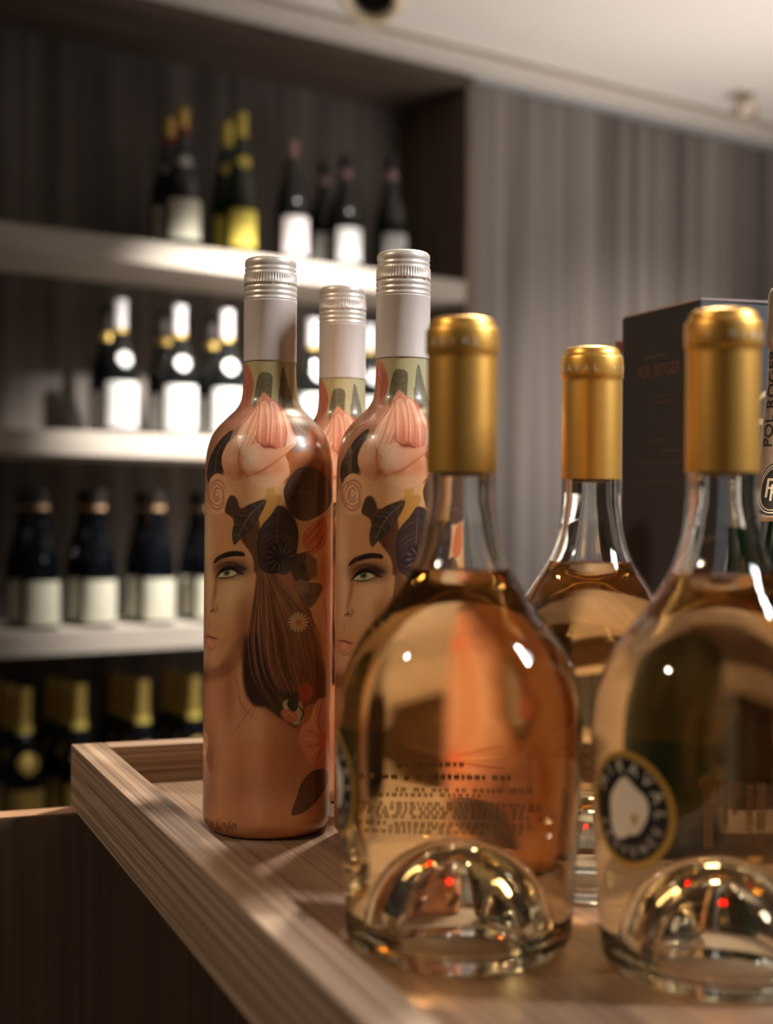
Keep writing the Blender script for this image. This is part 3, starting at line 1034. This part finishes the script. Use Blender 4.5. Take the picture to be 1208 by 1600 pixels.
    glow(B([(522, 514)])[0], 6, 6.5, (186, 112, 40), 1)
    # --- eye, brow, nose, lips
    fill(b1((128, 236), (150, 206), (205, 184), (262, 186), (273, 206), (225, 206), (165, 220), (138, 238)), (46, 26, 20), 1.8)
    glow(B([(210, 262)])[0], 24, 13, (62, 34, 24), 0.95)
    glow(B([(246, 272)])[0], 11, 8, (46, 26, 20), 0.8)
    glow(B([(158, 268)])[0], 8, 15, (116, 64, 42), 0.7)
    fill(b1((145, 304), (162, 286), (186, 272), (218, 272), (240, 285), (216, 298), (180, 304)), (196, 176, 142), 1.2)
    fill(np.array([B([(190 + 15 * math.cos(u), 282 + 16 * math.sin(u))])[0] for u in np.linspace(0, 6.28, 12, endpoint=False)]), (104, 92, 42), 1.2)
    fill(np.array([B([(190 + 7 * math.cos(u), 281 + 8 * math.sin(u))])[0] for u in np.linspace(0, 6.28, 10, endpoint=False)]), (20, 13, 11), 1.0)
    glow(B([(187, 276)])[0], 0.9, 0.9, (240, 236, 226), 1)
    line(b1((140, 307), (158, 282), (188, 264), (222, 266), (248, 283), (270, 290)), (22, 12, 10), 5.2, 0.95)
    line(b1((150, 305), (182, 307), (216, 302), (244, 287)), (46, 24, 18), 2.2, 0.9)
    line(b1((148, 262), (188, 236), (232, 240), (266, 264)), (74, 40, 28), 3.0, 0.75, soft=2)
    for i in range(11):
        t = i / 10
        x0, y0 = 165 + 88 * t, 274 - 16 * math.sin(t * 2.6) + 14 * t
        line(b1((x0, y0), (x0 + 8 + 14 * t, y0 - 14), (x0 + 14 + 26 * t, y0 - 24 + 12 * t)), (24, 13, 11), 1.1, 0.9)
    for i in range(7):
        x0 = 165 + 12 * i
        line(b1((x0, 303), (x0 + 1 + i, 312), (x0 + 4 + 2 * i, 320)), (40, 22, 18), 0.8, 0.7)
    line(b1((150, 262), (142, 320), (134, 380), (122, 430), (136, 462)), (150, 84, 52), 5.0, 0.65, soft=5)
    line(b1((136, 470), (146, 452), (140, 430)), (150, 86, 54), 2.0, 0.7, soft=2)
    glow(B([(112, 330)])[0], 4.5, 40, (234, 182, 140), 0.75)
    glow(B([(250, 350)])[0], 16, 20, (236, 188, 142), 0.6)
    glow(B([(262, 470)])[0], 12, 30, (178, 106, 66), 0.55)
    glow(B([(185, 640)])[0], 16, 18, (214, 150, 104), 0.5)
    glow(B([(130, 660)])[0], 10, 12, (222, 158, 114), 0.6)
    line(b1((112, 468), (118, 458), (126, 456), (126, 468)), (66, 30, 22), 2.2, 0.95)
    glow(B([(112, 400)])[0], 4, 30, (232, 176, 134), 0.6)
    line(b1((108, 490), (112, 520), (106, 548)), (184, 116, 82), 2.4, 0.5, soft=2)
    fill(b1((88, 572), (104, 566), (124, 572), (150, 586), (134, 606), (112, 632), (96, 628), (88, 600)), (214, 128, 98), 1.5)
    line(b1((88, 580), (112, 578), (128, 586), (150, 588)), (92, 42, 32), 2.2, 0.9)
    glow(B([(112, 604)])[0], 4, 5, (236, 160, 128), 0.8)
    line(b1((100, 634), (120, 640), (140, 622)), (150, 84, 56), 2.2, 0.5, soft=2)
    # --- lower right: red flowers, the big poppy-like flower and its leaf
    fill(b1((450, 900), (470, 870), (530, 870), (545, 960), (500, 985)), (196, 168, 140), 2)
    fill(b1((440, 925), (470, 915), (510, 930), (515, 965), (480, 975), (450, 955)), (206, 108, 84), 2)
    line(b1((455, 940), (485, 935), (510, 955)), (236, 172, 140), 1.8, 0.7)
    fill(b1((510, 850), (530, 805), (565, 795), (590, 830), (570, 880), (530, 880)), (182, 70, 46), 2)
    fill(b1((470, 885), (520, 830), (520, 905), (495, 925)), (40, 22, 20), 2)
    line(b1((520, 900), (545, 930), (530, 975)), (30, 17, 16), 3.0, 0.8)
    fill(b1((640, 862), (605, 880), (572, 960), (536, 1000), (524, 1062), (556, 1132), (602, 1185), (700, 1190), (700, 870)), (230, 166, 132), 2, grad=((480, 1100), (515, 1165), (214, 130, 98)))
    for q in (((640, 870), (615, 960), (632, 1040)), ((560, 1010), (600, 1030), (640, 1055)), ((548, 1090), (600, 1080), (640, 1068)), ((600, 1180), (620, 1120), (640, 1080))):
        line(b1(*q), (176, 66, 44), 2.0, 0.7)
    for q in (((600, 900), (590, 970), (620, 1030)), ((545, 1050), (590, 1055), (625, 1060)), ((572, 1130), (605, 1105), (632, 1080))):
        line(b1(*q), (246, 176, 140), 3.0, 0.55, soft=2)
    glow(B([(642, 1060)])[0], 7, 11, (240, 104, 60), 0.8)
    leaf(b1((650, 1196), (592, 1200), (542, 1250), (516, 1322), (492, 1402), (556, 1384), (620, 1322), (655, 1255)), (104, 66, 48), b1((648, 1202), (580, 1290), (498, 1398)), (64, 40, 30), 6, 0.6)
    fill(b1((640, 1380), (665, 1300), (700, 1290), (700, 1420), (655, 1420)), (70, 46, 36), 3)
    # pale petals at the left limb and the small blossom
    fill(b1((60, 620), (98, 640), (102, 690), (60, 720)), (222, 150, 114), 2)
    fill(b1((70, 1020), (98, 1030), (104, 1090), (92, 1128), (70, 1120)), (226, 158, 112), 2)
    line(b1((92, 1040), (86, 1080), (98, 1110)), (166, 92, 60), 1.6, 0.7)
    # dark blossoms round the foot
    for cx, r in ((95, 40), (150, 46), (205, 36)):
        for k in range(7):
            t = k * 0.9
            line(b1((cx, 1470), (cx + r * 0.6 * math.cos(t), 1460 + r * 0.5 * math.sin(t)), (cx + r * math.cos(t + 0.4), 1465 + r * 0.9 * math.sin(t + 0.4))), (92, 50, 38), 2.2, 0.6, soft=2)
    glow(B([(88, 1380)])[0], 10, 50, (110, 60, 44), 0.6)
    # paper-like mottling of the print
    col *= (1 + 0.025 * rng.standard_normal(N))[:, None]
    return np.clip(col, 2, 255)


def printed_body():
    prof_z = np.concatenate([np.linspace(9, 268, 760)])
    foot = [(0, 6.0), (22, 3.0), (27, 0.6), (29.5, 0.0), (31.5, 0.5), (33.8, 2.0), (35.5, 4.4), (36.5, 6.8)]
    rr = np.array([p[0] for p in foot] + list(b_r(prof_z)) + [14.6, 10.0])
    zz = np.array([p[1] for p in foot] + list(prof_z) + [272, 273])
    front = np.linspace(-100, 100, 400)
    back = np.linspace(100, 260, 66)[1:-1]
    az = np.concatenate([front, back])
    na, nz = len(az), len(rr)
    a = np.radians(az)
    x = rr[:, None] * np.sin(a)[None]
    y = -rr[:, None] * np.cos(a)[None]
    z = np.repeat(zz[:, None], na, 1)
    V = np.stack([x, y, z], -1).reshape(-1, 3) / 1000
    i = np.arange(nz - 1)[:, None] * na
    k = np.arange(na)[None]
    k2 = (k + 1) % na
    F = np.stack([i + k, i + k2, i + na + k2, i + na + k], -1).reshape(-1, 4)
    me = bpy.data.meshes.new('glass_body')
    me.vertices.add(len(V))
    me.vertices.foreach_set('co', V.ravel())
    me.loops.add(F.size)
    me.loops.foreach_set('vertex_index', F.ravel().astype(np.int32))
    me.polygons.add(len(F))
    me.polygons.foreach_set('loop_start', np.arange(0, F.size, 4, dtype=np.int32))
    me.polygons.foreach_set('use_smooth', np.ones(len(F), bool))
    me.update(calc_edges=True)
    # where each point of the print lands in the photograph of the left bottle; the far half mirrors the near one
    s = np.sin(a)
    cz = np.cos(a)
    un = np.where(np.abs(az) <= 90, s, np.sign(s) * np.abs(s))
    wx = AX + rr[:, None] * un[None]
    wd = AD - rr[:, None] * np.abs(cz)[None]
    wz = zz[:, None] * 1.007 + (FLOOR_Z - CAMZ) * 1000
    px0 = FOC * wx / wd
    py0 = -FOC * (wz + 0 * wd) / wd
    px = 604 + px0 - math.sin(ROLL) * py0
    py = 800 + py0 + math.sin(ROLL) * px0
    c = print_colours(px.ravel(), py.ravel()) / 255
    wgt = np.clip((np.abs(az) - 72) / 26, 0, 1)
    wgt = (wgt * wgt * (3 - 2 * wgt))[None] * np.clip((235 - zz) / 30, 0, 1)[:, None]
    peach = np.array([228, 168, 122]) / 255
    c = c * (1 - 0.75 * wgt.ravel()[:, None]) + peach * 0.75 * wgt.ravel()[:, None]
    lin = np.where(c <= 0.04045, c / 12.92, ((c + 0.055) / 1.055) ** 2.4)
    lin = np.clip(lin * np.array([1.06, 1.16, 1.14]), 0, 0.95)
    ca = me.color_attributes.new('print', 'FLOAT_COLOR', 'POINT')
    ca.data.foreach_set('color', np.concatenate([lin, np.ones((len(lin), 1))], 1).astype(np.float32).ravel())
    return me


def knurled_cap():
    """screw cap: rolled top, thread ridges, knurled band, tear line, two beads; true relief"""
    seg = 180
    prof = [(15.15, 302.0, 0), (15.4, 302.4, 0), (15.35, 303.2, 0), (14.9, 303.9, 0), (14.9, 304.3, 0), (15.4, 305.1, 0), (15.4, 306.1, 0), (14.95, 306.9, 0),
            (14.95, 307.2, 0), (15.4, 308.0, 0), (15.4, 309.2, 0), (15.15, 309.9, 0), (14.5, 310.1, 0), (14.5, 310.8, 0), (15.2, 311.0, 0), (15.5, 311.6, 0), (15.4, 312.3, 1), (15.35, 314.6, 1), (15.25, 316.6, 1),
            (15.2, 317.2, 0), (14.7, 318.0, 0), (14.65, 318.5, 0), (14.95, 319.3, 0), (14.95, 320.0, 0), (14.55, 320.8, 0), (14.55, 321.3, 0), (14.95, 322.2, 0),
            (14.95, 323.9, 0), (14.6, 325.2, 0), (13.7, 326.1, 0), (12.2, 326.6, 0), (0, 326.6, 0)]
    V, Fc, rows = [], [], []
    for r, z, kn in prof:
        if r == 0:
            rows.append([len(V)])
            V.append((0, 0, z / 1000))
            continue
        rows.append(list(range(len(V), len(V) + seg)))
        for k in range(seg):
            rk = r - (0.42 if kn and k % 3 == 0 else 0)
            t = 2 * math.pi * k / seg
            V.append((rk / 1000 * math.cos(t), rk / 1000 * math.sin(t), z / 1000))
    for i in range(len(rows) - 1):
        p, q = rows[i], rows[i + 1]
        for k in range(seg):
            k2 = (k + 1) % seg
            if len(q) == 1:
                Fc.append((p[k], p[k2], q[0]))
            else:
                Fc.append((p[k], p[k2], q[k2], q[k]))
    me = raw_mesh('screw_cap', V, Fc, True)
    me.set_sharp_from_angle(angle=R(50))
    return me


body_me = printed_body()
body_me.materials.append(M['art'])
scap_me = knurled_cap()
scap_me.materials.append(M['pearl'])
slv_prof = [(15.0, 267.0), (15.3, 266.8), (15.35, 267.4), (15.3, 268.2), (15.3, 300.8), (15.45, 301.2), (15.4, 301.8), (15.0, 302.0)]
slv_me = lathe('cap_sleeve', slv_prof, 72)
slv_me.materials.append(M['pearl_matt'])
# the two broken bridges of the tear line
brg = bmesh.new()
for k in range(8):
    t = 2 * math.pi * k / 8 + 0.15
    g = bmesh.ops.create_cube(brg, size=1)
    for v in g['verts']:
        v.co = Matrix.Rotation(t, 3, 'Z') @ Vector((0.01485 + v.co.x * 0.0008, v.co.y * 0.0011, 0.31045 + v.co.z * 0.0008))
brg_me = bpy.data.meshes.new('tear_bridges')
brg.to_mesh(brg_me)
brg.free()
brg_me.materials.append(M['pearl'])


def printed_bottle(x, d, label):
    t = empty('printed_bottle', tray_pt(x, d))
    tag(t, label, 'wine bottle', 'printed bottles with a woman and flowers')
    t.scale = (1, 1, 1.007)
    put('glass_body', body_me, None, t)
    c = put('screw_cap', scap_me, None, t)
    b = put('tear_bridges', brg_me, None, c)
    put('cap_sleeve', slv_me, None, t)


printed_bottle(AX, AD, 'flower printed bottle with pearl screw cap standing farthest left on the tray')
printed_bottle(8.6, 801, 'flower printed bottle right of the leftmost, partly behind a clear rose bottle')
printed_bottle(-29.5, 925, 'flower printed bottle in the back, seen between the other two printed bottles')

# ---------------------------------------------------------------- gift carton and champagne bottle on the tray
def plate_text(name, items, material, parent, mtx):
    """flat lettering on a carton face: items = (text, height mm, u mm, v mm); mtx takes (u, v, 0) metres to the carton's frame"""
    fl = Flat()
    for s, h, u, v, sq in items:
        fl.text(s, h, u, v, 0, True, sq)
    vs = [mtx @ Vector((u / 1000, v / 1000, 0)) for u, v in fl.p]
    return put(name, raw_mesh(name, vs, fl.f), material, parent)


BW, BH = 0.103, 0.330
bx = empty('gift_carton', tray_pt(215, 979), T_ANG)
tag(bx, 'tall charcoal gift carton with copper lettering standing behind the clear bottles', 'box')
# walls as four folded boards, so the open top shows the inside
th = 0.0012
box('carton_wall', 0, th, 0, BW, 0, BH, M['carton'], bx, 0.0004)
box('carton_wall', th, BW - th, 0, th, 0, BH, M['carton'], bx, 0.0004)
box('carton_wall', BW - th, BW, 0, BW, 0, BH - 0.001, M['carton'], bx, 0.0004)
box('carton_wall', th, BW - th, BW - th, BW, 0, BH - 0.001, M['carton'], bx, 0.0004)
box('carton_base', th, BW - th, th, BW - th, 0, 0.002, M['carton_in'], bx, 0)
# lid: hinged on the left edge, a touch open along the right face
lid = raw_mesh('lid', [(0.0003, -0.0006, BH + 0.0006), (BW, -0.0006, BH + 0.0030), (BW, BW, BH + 0.0030), (0.0003, BW, BH + 0.0006),
                       (0.0003, -0.0006, BH + 0.0018), (BW, -0.0006, BH + 0.0042), (BW, BW, BH + 0.0042), (0.0003, BW, BH + 0.0018)],
               [(3, 2, 1, 0), (4, 5, 6, 7), (0, 1, 5, 4), (1, 2, 6, 5), (2, 3, 7, 6), (3, 0, 4, 7)])
put('lid', lid, M['carton_edge'], bx)
box('tuck_flap', 0.004, BW - 0.004, 0.0030, 0.0036, BH - 0.016, BH - 0.0002, M['carton_in'], bx, 0)
# left face: reads from the far edge to the near corner
ml = Matrix(((0, 0, -1, -0.0001), (-1, 0, 0, BW / 2), (0, 1, 0, 0), (0, 0, 0, 1)))
plate_text('lettering', [('POL ROGER', 8.6, 0, 283, 0.86)], M['copper_ink'], bx, ml)
fl = Flat()
for v, u0, u1, h in ((297, -22, 10, 0.7), (268, -6, 14, 0.6), (263, -8, 16, 0.6), (236, -14, 10, 0.6), (228, 4, 30, 0.6), (220, -28, 30, 0.4), (206, -20, 26, 0.4)):
    p, f = rect_grid(u0, u1, v, v + h, 1, 1)
    fl.add(p, f)
put('fine_print', raw_mesh('fine_print', [ml @ Vector((u / 1000, v / 1000, 0)) for u, v in fl.p], fl.f), M['copper_ink'], bx)['kind'] = 'stuff'
# right face: pale gold emblem strokes
mr = Matrix(((1, 0, 0, 0), (0, 0, 1, -0.0002), (0, 1, 0, 0), (0, 0, 0, 1)))
fl = Flat()
for poly in (((30, 255), (34, 255), (54, 266), (54, 270)), ((30, 246), (54, 246), (54, 250), (30, 250)), ((54, 266), (58, 266), (78, 255), (54, 270)), ((54, 246), (78, 246), (78, 250), (54, 250))):
    fl.add(poly, [(0, 1, 2, 3)])
put('emblem', raw_mesh('emblem', [mr @ Vector((u / 1000, v / 1000, 0)) for u, v in fl.p], fl.f), M['pale_gold_ink'], bx)
plate_text('lettering', [('POL ROGER', 7.0, 54, 226, 0.8)], M['pale_gold_ink'], bx, mr)

# a dust flap of the back wall bent out past the left edge
box('dust_flap', -0.0065, -0.0002, BW - 0.0016, BW - 0.0002, BH - 0.026, BH - 0.017, M['salmon'], bx, 0)

CZ = [9, 60, 120, 140, 160, 181, 198, 215, 231, 247, 257, 266, 281, 284, 287, 300, 312]
CR = [44.0, 44.4, 44.3, 41.8, 36.0, 29.6, 25.0, 21.6, 19.6, 17.9, 17.0, 16.2, 15.9, 17.4, 17.6, 16.4, 16.2]


def c_r(z):
    return float(pchip(CZ, CR, np.clip(z, 9, 312)))


cb = empty('champagne_bottle', tray_pt(243, 845))
tag(cb, 'green champagne bottle with silvery beige neck foil at the right edge', 'champagne bottle')
gp = [(0, 18), (20, 8), (33, 1.0), (36, 0), (40, 1.2), (43, 5)] + [(c_r(z), z) for z in np.concatenate([np.arange(9, 125, 12), np.arange(125, 290, 4)])]
gp += [(14.0, 292), (13.8, 300), (0, 300)]
put('glass', lathe('glass', gp, 72), M['green_glass'], cb)
fp = [(c_r(179) + 0.1, 179)] + [(c_r(z) + 0.5, z) for z in np.concatenate([np.arange(179.3, 262, 3), np.arange(262, 312, 2)])] + [(16.3, 314.5), (15.0, 317.5), (12.0, 319), (0, 319.3)]
foil = put('neck_foil', lathe('neck_foil', fp, 72), M['champ_foil'], cb)
fo = lambda z: c_r(z) + 0.5
fl = Flat()
fl.text('POL ROGER', 7.6, 0, 0, 90, True, 1.0)
# the words climb the foil: wrap with the local radius at each height
put('lettering', raw_mesh('lettering', [on_surface(fo, -56 + math.degrees(u / fo(252 + v)), 252 + v, 0.6) for u, v in fl.p], fl.f), M['ink_black'], foil)
p, f = ring_grid(0.02, 0.02, 12.0, 15.5, 48, 6)
bd = put('badge', wrap('badge', p, f, fo, -44, 198, 0.35, rref=26), M['ink_black'], cb)
for k, (ru, rv, wd) in enumerate(((10.9, 14.3, 0.7), (9.4, 12.6, 0.5))):
    p, f = ring_grid(ru - wd, rv - wd, ru, rv, 48, 1)
    put('badge_ring', wrap('badge_ring', p, f, fo, -44, 198, 0.7, rref=26), M['silver_print'], bd)
fl = Flat()
fl.text('P', 11.5, -1.6, -5.0)
fl.text('R', 10.0, 2.0, -7.0)
put('monogram', wrap('monogram', fl.p, fl.f, fo, -44, 198, 0.75, rref=26), M['silver_print'], bd)
p, f = rect_grid(-85, 85, -1.1, 1.1, 80, 1)
put('foil_band', wrap('foil_band', p, f, fo, 0, 184.5, 0.3, rref=29.0), M['ink_black'], foil)

# ---------------------------------------------------------------- bottles on the wall shelves
SHAPES = {
    # fraction of height -> radius mm
    'bordeaux': ([0.02, 0.30, 0.60, 0.645, 0.68, 0.715, 0.75, 0.97], [37.5, 37.8, 37.5, 35.5, 29, 19.5, 15.2, 14.2]),
    'burgundy': ([0.02, 0.25, 0.44, 0.52, 0.60, 0.68, 0.76, 0.82, 0.97], [41, 41.3, 40.8, 37.5, 30.5, 22.5, 16.8, 15.0, 14.6]),
    'champagne': ([0.02, 0.30, 0.44, 0.50, 0.56, 0.62, 0.68, 0.76, 0.84, 0.97], [44, 44.4, 43.4, 40, 33.5, 25.5, 19.0, 15.4, 14.4, 14.6]),
    'flute': ([0.02, 0.30, 0.42, 0.52, 0.64, 0.76, 0.86, 0.97], [38, 38.3, 37.6, 34, 27, 19.5, 15.2, 14.2]),
}


def shelf_bottle(shape, h, glassmat, parts):
    """prototype at the origin. parts: ('cap', z0, z1, material), ('band', ...), ('label', z0, z1, half angle, material), ('shield', z, size, material)"""
    zs, rs = SHAPES[shape]
    zs = [z * h for z in zs]
    rf = lambda z: float(pchip(zs, rs, np.clip(z, zs[0], zs[-1])))
    t = empty('wine_bottle', (0, 0, 0))
    pr = [(0, 12), (18, 6), (rs[0] - 7, 0), (rs[0] - 4, 0), (rs[0] - 1, 2)] + [(rf(z), z) for z in np.linspace(zs[0], h * 0.965, 26)]
    pr += [(15.0, h * 0.967), (15.2, h * 0.985), (12.0, h - 1.2), (0, h - 1.2)]
    put('glass', lathe('glass', pr, 36), glassmat, t)
    for prt in parts:
        if prt[0] in ('capsule', 'neck_band'):
            _, z0, z1, m = prt
            pp = [(rf(z0 * h) + 0.1, z0 * h)] + [(rf(z) + 0.7 + (1.2 if z > h * 0.965 else 0), z) for z in np.linspace(z0 * h + 0.3, z1 * h, 10)]
            pp += [(13.0, h), (0, h)] if z1 > 0.95 else [(rf(z1 * h) + 0.1, z1 * h + 0.3)]
            put(prt[0], lathe(prt[0], pp, 32, sharp=50), m, t)
        elif prt[0] == 'label':
            _, z0, z1, ha, m = prt
            p, f = rect_grid(-R(ha) * rs[0], R(ha) * rs[0], (z0 - (z0 + z1) / 2) * h, (z1 - (z0 + z1) / 2) * h, 24, 3)
            put('label', wrap('label', p, f, rf, 0, (z0 + z1) / 2 * h, 0.4, rref=rs[0]), m, t)
        elif prt[0] == 'neck_label':
            _, z, sx, sz, m = prt
            pts = [(0, 0)]
            n = 24
            for i in range(n):
                a = 2 * math.pi * i / n
                v = math.sin(a)
                pts.append((sx * math.cos(a) * (1 - 0.35 * max(0, -v)), sz * v * (1.0 if v > 0 else 1.3)))
            q = [(u * 0.5, v * 0.5) for u, v in pts[1:]]
            faces = [(0, 1 + i, 1 + (i + 1) % n) for i in range(n)] + [(1 + i, 1 + n + i, 1 + n + (i + 1) % n, 1 + (i + 1) % n) for i in range(n)]
            put('neck_label', wrap('neck_label', [(0, 0)] + q + pts[1:], faces, rf, 0, z * h, 0.5, rref=rf(z * h)), m, t)
    return t


PROTO = {
    'gold_red': shelf_bottle('champagne', 328, M['dark_bottle'], [('capsule', 0.87, 1, M['foil_gold']), ('neck_band', 0.82, 0.868, M['foil_red']), ('neck_label', 0.62, 26, 11, M['paper_grey']), ('label', 0.05, 0.335, 62, M['paper_cream'])]),
    'yellow_flute': shelf_bottle('flute', 345, M['olive_bottle'], [('capsule', 0.83, 1, M['foil_yellow']), ('neck_label', 0.655, 22, 13, M['foil_yellow']), ('label', 0.05, 0.31, 62, M['paper_yellow'])]),
    'pink_cap': shelf_bottle('burgundy', 302, M['dark_bottle'], [('capsule', 0.86, 1, M['foil_pink']), ('label', 0.05, 0.36, 58, M['paper_pink'])]),
    'dark_cap': shelf_bottle('burgundy', 290, M['dark_bottle'], [('capsule', 0.87, 1, M['foil_black']), ('neck_band', 0.80, 0.868, M['foil_pink']), ('label', 0.05, 0.345, 55, M['paper_grey'])]),
    'dark_cap_tall': shelf_bottle('burgundy', 309, M['dark_bottle'], [('capsule', 0.87, 1, M['foil_black']), ('neck_band', 0.80, 0.868, M['foil_pink']), ('label', 0.05, 0.33, 55, M['paper_grey'])]),
    'white_cap': shelf_bottle('burgundy', 306, M['dark_bottle'], [('capsule', 0.79, 1, M['foil_white']), ('neck_band', 0.755, 0.788, M['foil_gold']), ('neck_label', 0.555, 18, 15, M['paper_white']), ('label', 0.04, 0.38, 66, M['paper_white'])]),
    'gold_dark': shelf_bottle('burgundy', 300, M['dark_bottle'], [('capsule', 0.80, 1, M['foil_black']), ('neck_band', 0.74, 0.798, M['foil_gold']), ('label', 0.04, 0.34, 66, M['paper_grey'])]),  # cap and label toned dark to stand for the upper shelf's shade
    'cream_label': shelf_bottle('burgundy', 311, M['blue_bottle'], [('capsule', 0.885, 1, M['foil_black']), ('neck_band', 0.855, 0.884, M['cork']), ('label', 0.035, 0.345, 66, M['paper_cream'])]),
    'gold_neck': shelf_bottle('champagne', 313, M['blue_bottle'], [('capsule', 0.735, 1, M['foil_gold']), ('neck_band', 0.685, 0.734, M['foil_yellow']), ('neck_label', 0.49, 26, 20, M['foil_gold']), ('label', 0.06, 0.3, 60, M['foil_gold'])]),
}
used = set()
CA = 3712.0


def shelve(kind, px, row, depth, label, group, cat='wine bottle', py=None):
    """stand a bottle on shelf row so that its axis is seen in pixel column px"""
    c = CA + depth
    pos = wall_pt(px, c, 0, py if py else 600)
    pos.z = SHELF_Z[row] + 0.0003
    o = PROTO[kind] if kind not in used else copy_tree(PROTO[kind])
    used.add(kind)
    o.location = pos
    # labels face the shop floor: straight out of the shelf, a little towards the table
    o.rotation_euler = (0, 0, ANG * 0.75 + R(rng.uniform(-4, 4)))
    tag(o, label, cat, group)


B2 = 116.0
G2b = 'shade-toned bottles behind on the second shelf'
G1, G2, G3, G4 = 'bottles on the top shelf', 'white capped bottles on the second shelf', 'cream labelled bottles on the third shelf', 'gold necked champagne bottles on the lowest shelf'
shelve('gold_red', 284, 0, 0, 'dark bottle with gold and red cap and cream label on top shelf', G1, py=280)
shelve('gold_red', 264, 0, B2, 'gold and red capped bottle half hidden behind its twin on top shelf', G1, py=280)
shelve('yellow_flute', 376, 0, 0, 'tall green bottle with yellow label and yellow cap on top shelf', G1, py=280)
shelve('yellow_flute', 354, 0, B2, 'yellow capped green bottle half hidden behind its twin on top shelf', G1, py=280)
shelve('pink_cap', 456, 0, 0, 'dark bottle with pinkish cap and pale pink label on top shelf', G1, py=320)
shelve('dark_cap', 540, 0, 0, 'dark capped bottle with grey label, front of the pair on top shelf', G1, py=320)
shelve('dark_cap', 506, 0, B2, 'dark capped bottle set back left of its front neighbour on top shelf', G1, py=320)
shelve('dark_cap_tall', 611, 0, 0, 'dark capped bottle standing alone at the right end of top shelf', G1, py=320)
for px, nm in ((187, 'leftmost front bottle'), (280, 'second front bottle from left'), (354, 'third front bottle from left'), (430, 'front bottle behind the leftmost printed bottle'), (489, 'front bottle left of the rear printed cap'), (577, 'front bottle right of the rear printed cap')):
    shelve('white_cap', px, 1, 0, 'white capped bottle with white label, ' + nm + ', second shelf', G2, py=580)
for px, nm in ((168, 'leftmost'), (256, 'second'), (331, 'third')):
    shelve('gold_dark', px, 1, B2, 'dark bottle with shade-toned label in the back row behind the ' + nm + ' front one, second shelf', G2b, py=580)
for px, nm in ((64, 'leftmost'), (154, 'second from left'), (246, 'third from left'), (328, 'fourth, beside the printed bottle')):
    shelve('cream_label', px, 2, 0, 'blue black bottle with cream label in front, ' + nm + ', third shelf', G3, py=880)
for px, nm in ((37, 'leftmost'), (130, 'second'), (221, 'third'), (305, 'fourth')):
    shelve('cream_label', px, 2, B2, 'cream labelled bottle set behind the ' + nm + ' front one, third shelf', G3, py=880)
for px, nm in ((37, 'leftmost'), (123, 'second from left'), (222, 'third from left'), (303, 'fourth from left')):
    shelve('gold_neck', px, 3, 0, 'gold necked champagne bottle in front on the lowest shelf, ' + nm, G4, 'champagne bottle', py=1180)
for row, dpt, dx in (('middle', 113, -22), ('back', 226, -43)):
    for px, nm in ((37, 'leftmost'), (123, 'second'), (222, 'third'), (303, 'fourth')):
        shelve('gold_neck', px + dx, 3, dpt, 'gold necked champagne bottle in the %s row of the %s file, lowest shelf' % (row, nm), G4, 'champagne bottle', py=1180)

# ---------------------------------------------------------------- ceiling fixtures
def downlight(x, d, label):
    t = empty('ceiling_downlight', mm(x, d, 1215))
    tag(t, label, 'ceiling light')
    ring = [(46, 8), (68, 8), (74, 4), (75, -6), (71, -14), (60, -18), (50, -12), (46, 8)]
    r = put('ring', lathe('ring', ring, 56), M['fixture_ring'], t)
    cup = put('baffle', lathe('baffle', [(47.5, -4), (46, 10), (40, 40), (26, 52), (0, 54), (0, 58), (30, 56), (44, 40), (47, 8)], 48), M['fixture_black'], t)
    for o in (r, cup):
        o.location = (0, 0, -0.047)
        o.rotation_euler = (R(-36), R(8), 0)
    return t


downlight(-40, 3215, 'round white ceiling downlight with black inside at the top edge')
t = empty('ceiling_spotlight', mm(1020, 4085, 1215), 0.6)
tag(t, 'small cream adjustable ceiling spotlight near the cornice at right', 'ceiling light')
put('base', lathe('base', [(0, -8), (34, -8), (37, -6), (37, -0.3), (0, -0.3)], 40, sharp=50), M['fixture_white'], t)
put('stem', lathe('stem', [(0, -34), (7, -34), (7, -8), (0, -8)], 20, sharp=50), M['fixture_cream'], t)
hd = put('lamp_head', lathe('lamp_head', [(0, 34), (22, 34), (28, 26), (31, 0), (33, -26), (31, -28), (27, -26), (25, -10), (0, -8)], 44, sharp=50), M['fixture_cream'], t)
hd.location = (0, -0.004, -0.052)
hd.rotation_euler = (R(-62), 0, R(-20))
ln = put('lens', lathe('lens', [(10, -10), (14, -14), (18, -12), (20, -10.3)], 32), M['fixture_white'], hd)
